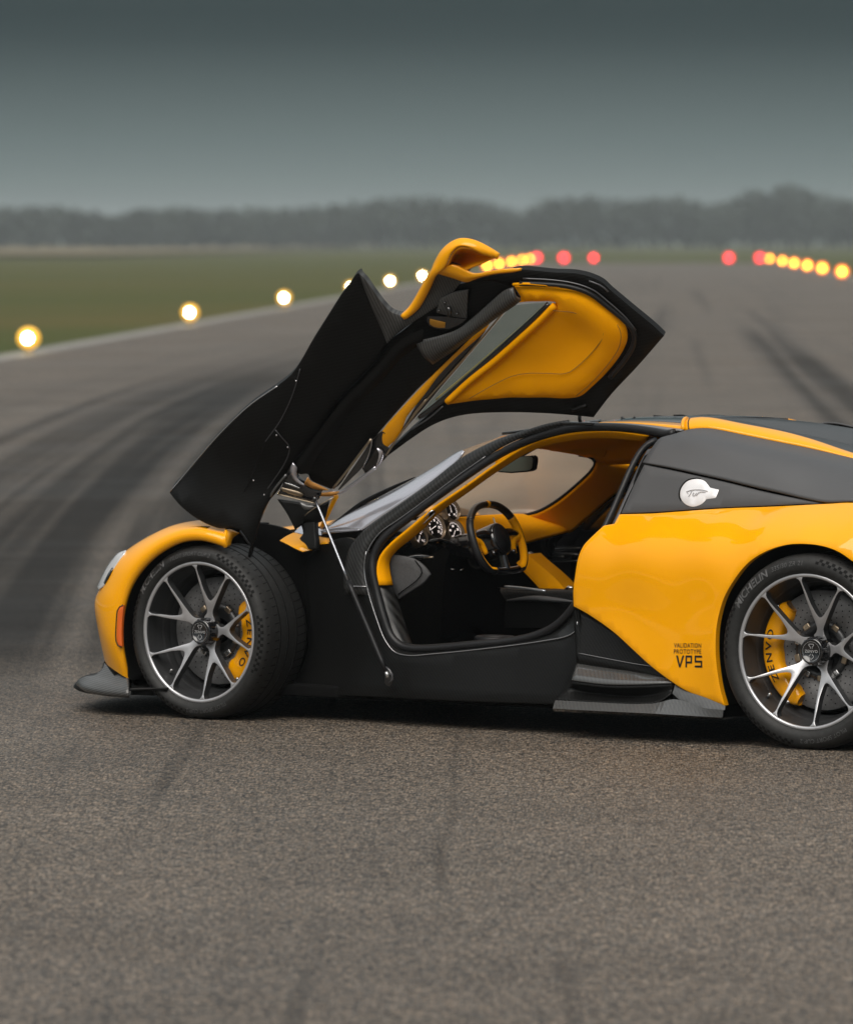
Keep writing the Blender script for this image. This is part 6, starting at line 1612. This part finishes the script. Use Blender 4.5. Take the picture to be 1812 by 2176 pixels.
# panel joints, screws and edges of the front part
for pts, r, m in (([(2.3767, 0.9617, 1.1453), (2.3652, 0.942, 1.1204), (2.3507, 0.9164, 1.0905), (2.3469, 0.9062, 1.0786), (2.3605, 0.8915, 1.0503), (2.397, 0.8746, 1.0032), (2.4496, 0.8603, 0.9486), (2.4996, 0.8499, 0.8941), (2.5268, 0.8417, 0.8459)], 0.0022, M['edge']),
                  ([(2.2083, 1.0374, 1.3852), (2.266, 1.0044, 1.2845), (2.3432, 0.9742, 1.1832), (2.4256, 0.9579, 1.0992)], 0.0018, M['edge']),
                  ([(2.4256, 0.9579, 1.0992), (2.5135, 0.9131, 0.9785), (2.5875, 0.889, 0.8698)], 0.0018, M['black']),
                  ([(2.3966, 0.8541, 0.9672), (2.4593, 0.8461, 0.9066), (2.5205, 0.8298, 0.8279), (2.5664, 0.8154, 0.7493), (2.5908, 0.8164, 0.6776)], 0.006, M['carbon_grey']),
                  ([(2.6191, 0.8537, 0.7405), (2.5816, 0.8351, 0.6845)], 0.004, M['edge'])):
    tube('panel_joint', pts, r, m, door, seg=6)
for p in [(2.2354, 1.0245, 1.3379), (2.3745, 0.9556, 1.1235), (2.3511, 0.9127, 1.0757), (2.5173, 0.9055, 0.9428), (2.5005, 0.8569, 0.8854)]:
    ball('panel_screw', (0.004, 0.004, 0.004), p, M['steel'], door, 8)
tube('door_edge_highlight', [(2.8768, 0.9611, 0.8944), (2.8256, 0.9514, 0.951), (2.6146, 0.9949, 1.1276), (2.4558, 1.0176, 1.2424), (2.3229, 1.0249, 1.3176)], 0.0022, M['steel'], door, seg=6)  # thin bright tube drawing the highlight along the door's edge
dc_ = [(2.0343, 0.7979, 1.1075), (1.986, 0.8019, 1.1377), (1.9662, 0.8, 1.1438), (1.9844, 0.7777, 1.0961), (1.98, 0.763, 1.0723), (1.9606, 0.7605, 1.0773), (2.0004, 0.7481, 1.0364), (2.0506, 0.7412, 1), (2.1021, 0.738, 0.9695), (2.1094, 0.7536, 0.9933), (2.0653, 0.7723, 1.0476), (2.0343, 0.7979, 1.1075)]
dpatch('door_corner', [dc_[:3], dc_[2:6], dc_[5:9], dc_[8:10], dc_[9:]], M['gloss'], door, 0.01, 0.05, 0.002)
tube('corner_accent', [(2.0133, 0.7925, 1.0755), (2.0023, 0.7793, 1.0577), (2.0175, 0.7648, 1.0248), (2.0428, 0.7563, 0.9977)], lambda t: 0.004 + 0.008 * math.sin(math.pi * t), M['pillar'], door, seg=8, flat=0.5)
# small glazed quarter light at the foot of the door
ql = [(2.2195, 0.7583, 0.9077), (2.1578, 0.7765, 0.9696), (2.0878, 0.7968, 1.0391), (2.0271, 0.8162, 1.1022), (2.0239, 0.8136, 1.0993), (2.0521, 0.7923, 1.0484), (2.0952, 0.775, 0.9972), (2.1573, 0.7644, 0.9486), (2.2141, 0.7558, 0.9059), (2.2195, 0.7583, 0.9077)]
qlp = dpatch('quarter_light', [ql[:4], ql[3:5], ql[4:9], ql[8:]], mat('smoked_glass', (0.035, 0.034, 0.033), 0.25, 0, 0.6), door, 0.006, 0.05, 0.002)
tube('quarter_light_edge', [(2.2312, 0.7725, 0.915), (2.1639, 0.7885, 0.9757), (2.0869, 0.8087, 1.0482), (2.0191, 0.8262, 1.1114)], 0.006, M['bronze'], door, seg=6, flat=0.5)
tube('quarter_light_edge', [(2.0167, 0.8255, 1.1115), (2.0215, 0.8183, 1.0965), (2.0481, 0.7983, 1.0486), (2.0877, 0.7811, 0.9993)], 0.003, M['steel'], door, seg=6)
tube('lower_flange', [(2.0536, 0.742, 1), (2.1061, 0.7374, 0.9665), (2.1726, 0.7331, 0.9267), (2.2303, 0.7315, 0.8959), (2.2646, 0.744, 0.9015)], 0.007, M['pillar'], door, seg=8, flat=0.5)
# polished foot of the door: edge plates coloured with reflections of sky and yellow nose
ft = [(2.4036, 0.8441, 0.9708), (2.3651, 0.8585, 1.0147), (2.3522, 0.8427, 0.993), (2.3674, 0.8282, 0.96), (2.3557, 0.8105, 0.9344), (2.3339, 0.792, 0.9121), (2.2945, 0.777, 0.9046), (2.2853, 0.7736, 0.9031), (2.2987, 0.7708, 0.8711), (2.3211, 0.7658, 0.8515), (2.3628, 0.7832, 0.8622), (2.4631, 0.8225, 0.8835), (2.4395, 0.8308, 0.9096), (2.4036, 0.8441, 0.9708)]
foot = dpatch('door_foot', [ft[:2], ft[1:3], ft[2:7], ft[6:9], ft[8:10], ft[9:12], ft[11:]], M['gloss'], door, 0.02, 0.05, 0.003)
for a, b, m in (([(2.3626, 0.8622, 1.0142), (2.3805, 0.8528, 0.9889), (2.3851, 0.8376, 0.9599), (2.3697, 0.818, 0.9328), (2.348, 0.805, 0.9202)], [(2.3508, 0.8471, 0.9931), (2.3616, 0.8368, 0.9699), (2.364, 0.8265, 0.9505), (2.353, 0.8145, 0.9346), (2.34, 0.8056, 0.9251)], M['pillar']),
                ([(2.3435, 0.8116, 0.93), (2.3224, 0.7978, 0.9157), (2.2899, 0.7837, 0.9065), (2.2549, 0.7735, 0.9053)], [(2.3194, 0.8203, 0.9569), (2.314, 0.8102, 0.9416), (2.2869, 0.7939, 0.9258), (2.2546, 0.774, 0.9063)], mat('nose_reflection_orange', (0.62, 0.28, 0.06), 0.3, 0.2, 0.5)),
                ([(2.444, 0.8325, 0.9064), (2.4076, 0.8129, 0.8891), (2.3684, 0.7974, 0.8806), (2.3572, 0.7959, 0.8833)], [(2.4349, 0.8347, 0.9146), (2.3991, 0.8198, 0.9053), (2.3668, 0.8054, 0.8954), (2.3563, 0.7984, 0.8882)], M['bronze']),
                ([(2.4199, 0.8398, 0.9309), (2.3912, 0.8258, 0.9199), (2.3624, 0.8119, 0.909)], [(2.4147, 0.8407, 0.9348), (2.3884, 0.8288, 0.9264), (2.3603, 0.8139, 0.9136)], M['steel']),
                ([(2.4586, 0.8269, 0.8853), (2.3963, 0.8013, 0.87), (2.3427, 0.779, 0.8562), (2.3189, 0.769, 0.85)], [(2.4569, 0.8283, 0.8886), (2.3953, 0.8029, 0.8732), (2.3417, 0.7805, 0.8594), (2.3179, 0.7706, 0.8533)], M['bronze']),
                ([(2.2988, 0.7648, 0.881), (2.26, 0.7546, 0.8815), (2.2307, 0.75, 0.8877)], [(2.291, 0.7697, 0.8934), (2.2549, 0.7623, 0.8977), (2.2153, 0.7532, 0.9007)], bpy.data.materials['nose_reflection_orange'])):
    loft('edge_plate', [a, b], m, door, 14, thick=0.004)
# yellow skin edge below the foot
tube('skin_edge', [(2.2446, 0.7293, 0.8851), (2.281, 0.7062, 0.8471), (2.326, 0.6791, 0.7976), (2.3683, 0.653, 0.7512)], lambda t: 0.014 - 0.004 * t, M['yellow'], door, seg=8, flat=0.6)

# hinge bracket on the tub and the arm that lifts the door
hb = [[(2.4035, 0.74, 0.7916), (2.3843, 0.74, 0.8048), (2.3538, 0.74, 0.8039), (2.3194, 0.74, 0.7968)], [(2.3699, 0.75, 0.7579), (2.3623, 0.75, 0.7676), (2.3394, 0.75, 0.7713), (2.3165, 0.75, 0.7687)], [(2.3574, 0.76, 0.7238), (2.3517, 0.76, 0.7271), (2.3307, 0.76, 0.7244), (2.3059, 0.76, 0.7187)],
      [(2.377, 0.765, 0.7092), (2.3522, 0.765, 0.7019), (2.3216, 0.765, 0.6995), (2.2987, 0.765, 0.7017)], [(2.3488, 0.77, 0.6801), (2.3335, 0.77, 0.671), (2.3182, 0.77, 0.6682), (2.2954, 0.77, 0.672)]]
hinge = loft('hinge_bracket', hb, M['black'], car, 12, 20, thick=0.03)
loft('hinge_plate', [[(2.4662, 0.8, 0.8684), (2.3964, 0.79, 0.8601), (2.3115, 0.78, 0.849), (2.2564, 0.76, 0.8653)], [(2.4232, 0.79, 0.8057), (2.3726, 0.78, 0.8001), (2.3182, 0.77, 0.801), (2.286, 0.75, 0.8074)], [(2.4032, 0.78, 0.7487), (2.3832, 0.77, 0.771), (2.3717, 0.77, 0.7935), (2.3088, 0.75, 0.7879)]], M['black'], hinge, 14, 10, thick=0.02)
loft('hinge_web', [[(2.3709, 0.805, 0.8612), (2.3438, 0.8, 0.8521), (2.3014, 0.795, 0.8434)], [(2.3552, 0.8, 0.8297), (2.3285, 0.8, 0.8272), (2.2976, 0.795, 0.8403)]], M['carbon_grey'], hinge, 8, thick=0.004)
tube('hinge_cable', [(2.224, 0.78, 0.8793), (2.2591, 0.79, 0.86), (2.298, 0.8, 0.8373), (2.3361, 0.8, 0.8144), (2.3476, 0.8, 0.8046)], 0.0022, M['bronze'], hinge, seg=6)
# gas strut
st = [(2.2887, 0.815, 0.8722), (2.1093, 0.85, 0.5575), (1.9212, 0.868, 0.2151), (1.91, 0.87, 0.1915)]
strut = tube('gas_strut', [st[1], st[2]], 0.0105, M['rubber'], car, seg=12, step=0.05)
tube('strut_rod', [st[0], st[1]], 0.0055, mat('strut_steel', (0.32, 0.33, 0.36), 0.2, 0.9), strut, seg=10, step=0.05)
ball('strut_ball', (0.012, 0.012, 0.012), st[0], M['gloss'], strut, 12)
tube('strut_socket', [st[2], st[3]], 0.009, M['steel'], strut, seg=8)
tube('strut_mount', [(1.9212, 0.868, 0.2309), (1.899, 0.868, 0.2124), (1.8908, 0.868, 0.1852), (1.9048, 0.868, 0.171)], 0.0045, M['edge'], strut, seg=8)
ball('strut_mount_pad', (0.022, 0.006, 0.03), [(1.915, 0.86, 0.1873)][0], M['gloss'], strut, 16)
# stay that meets the roof, and its pad
tube('roof_stay', [(1.2566, 0.52, 1.2116), (1.2581, 0.52, 1.1987), (1.2528, 0.52, 1.1763)], 0.007, M['black'], car, seg=8)
box('stay_pad', (0.14, 0.05, 0.012), [(1.2589, 0.51, 1.1766)][0], M['gloss'], car, 0.004)
tube('stay_pivot', [(1.2062, 0.6627, 1.2316), (1.1786, 0.6588, 1.2383), (1.1425, 0.6563, 1.2516)], 0.008, M['black'], door, seg=8)
loft('roof_rim', [[(1.5131, 0.56, 1.1302), (1.4573, 0.55, 1.1527), (1.4016, 0.54, 1.1695), (1.3461, 0.53, 1.1815), (1.3034, 0.52, 1.1881)], [(1.5099, 0.565, 1.115), (1.4542, 0.555, 1.1367), (1.3985, 0.545, 1.1535), (1.343, 0.535, 1.166), (1.2978, 0.525, 1.1734)]], M['carbon_band'], car, 20, thick=0.006)
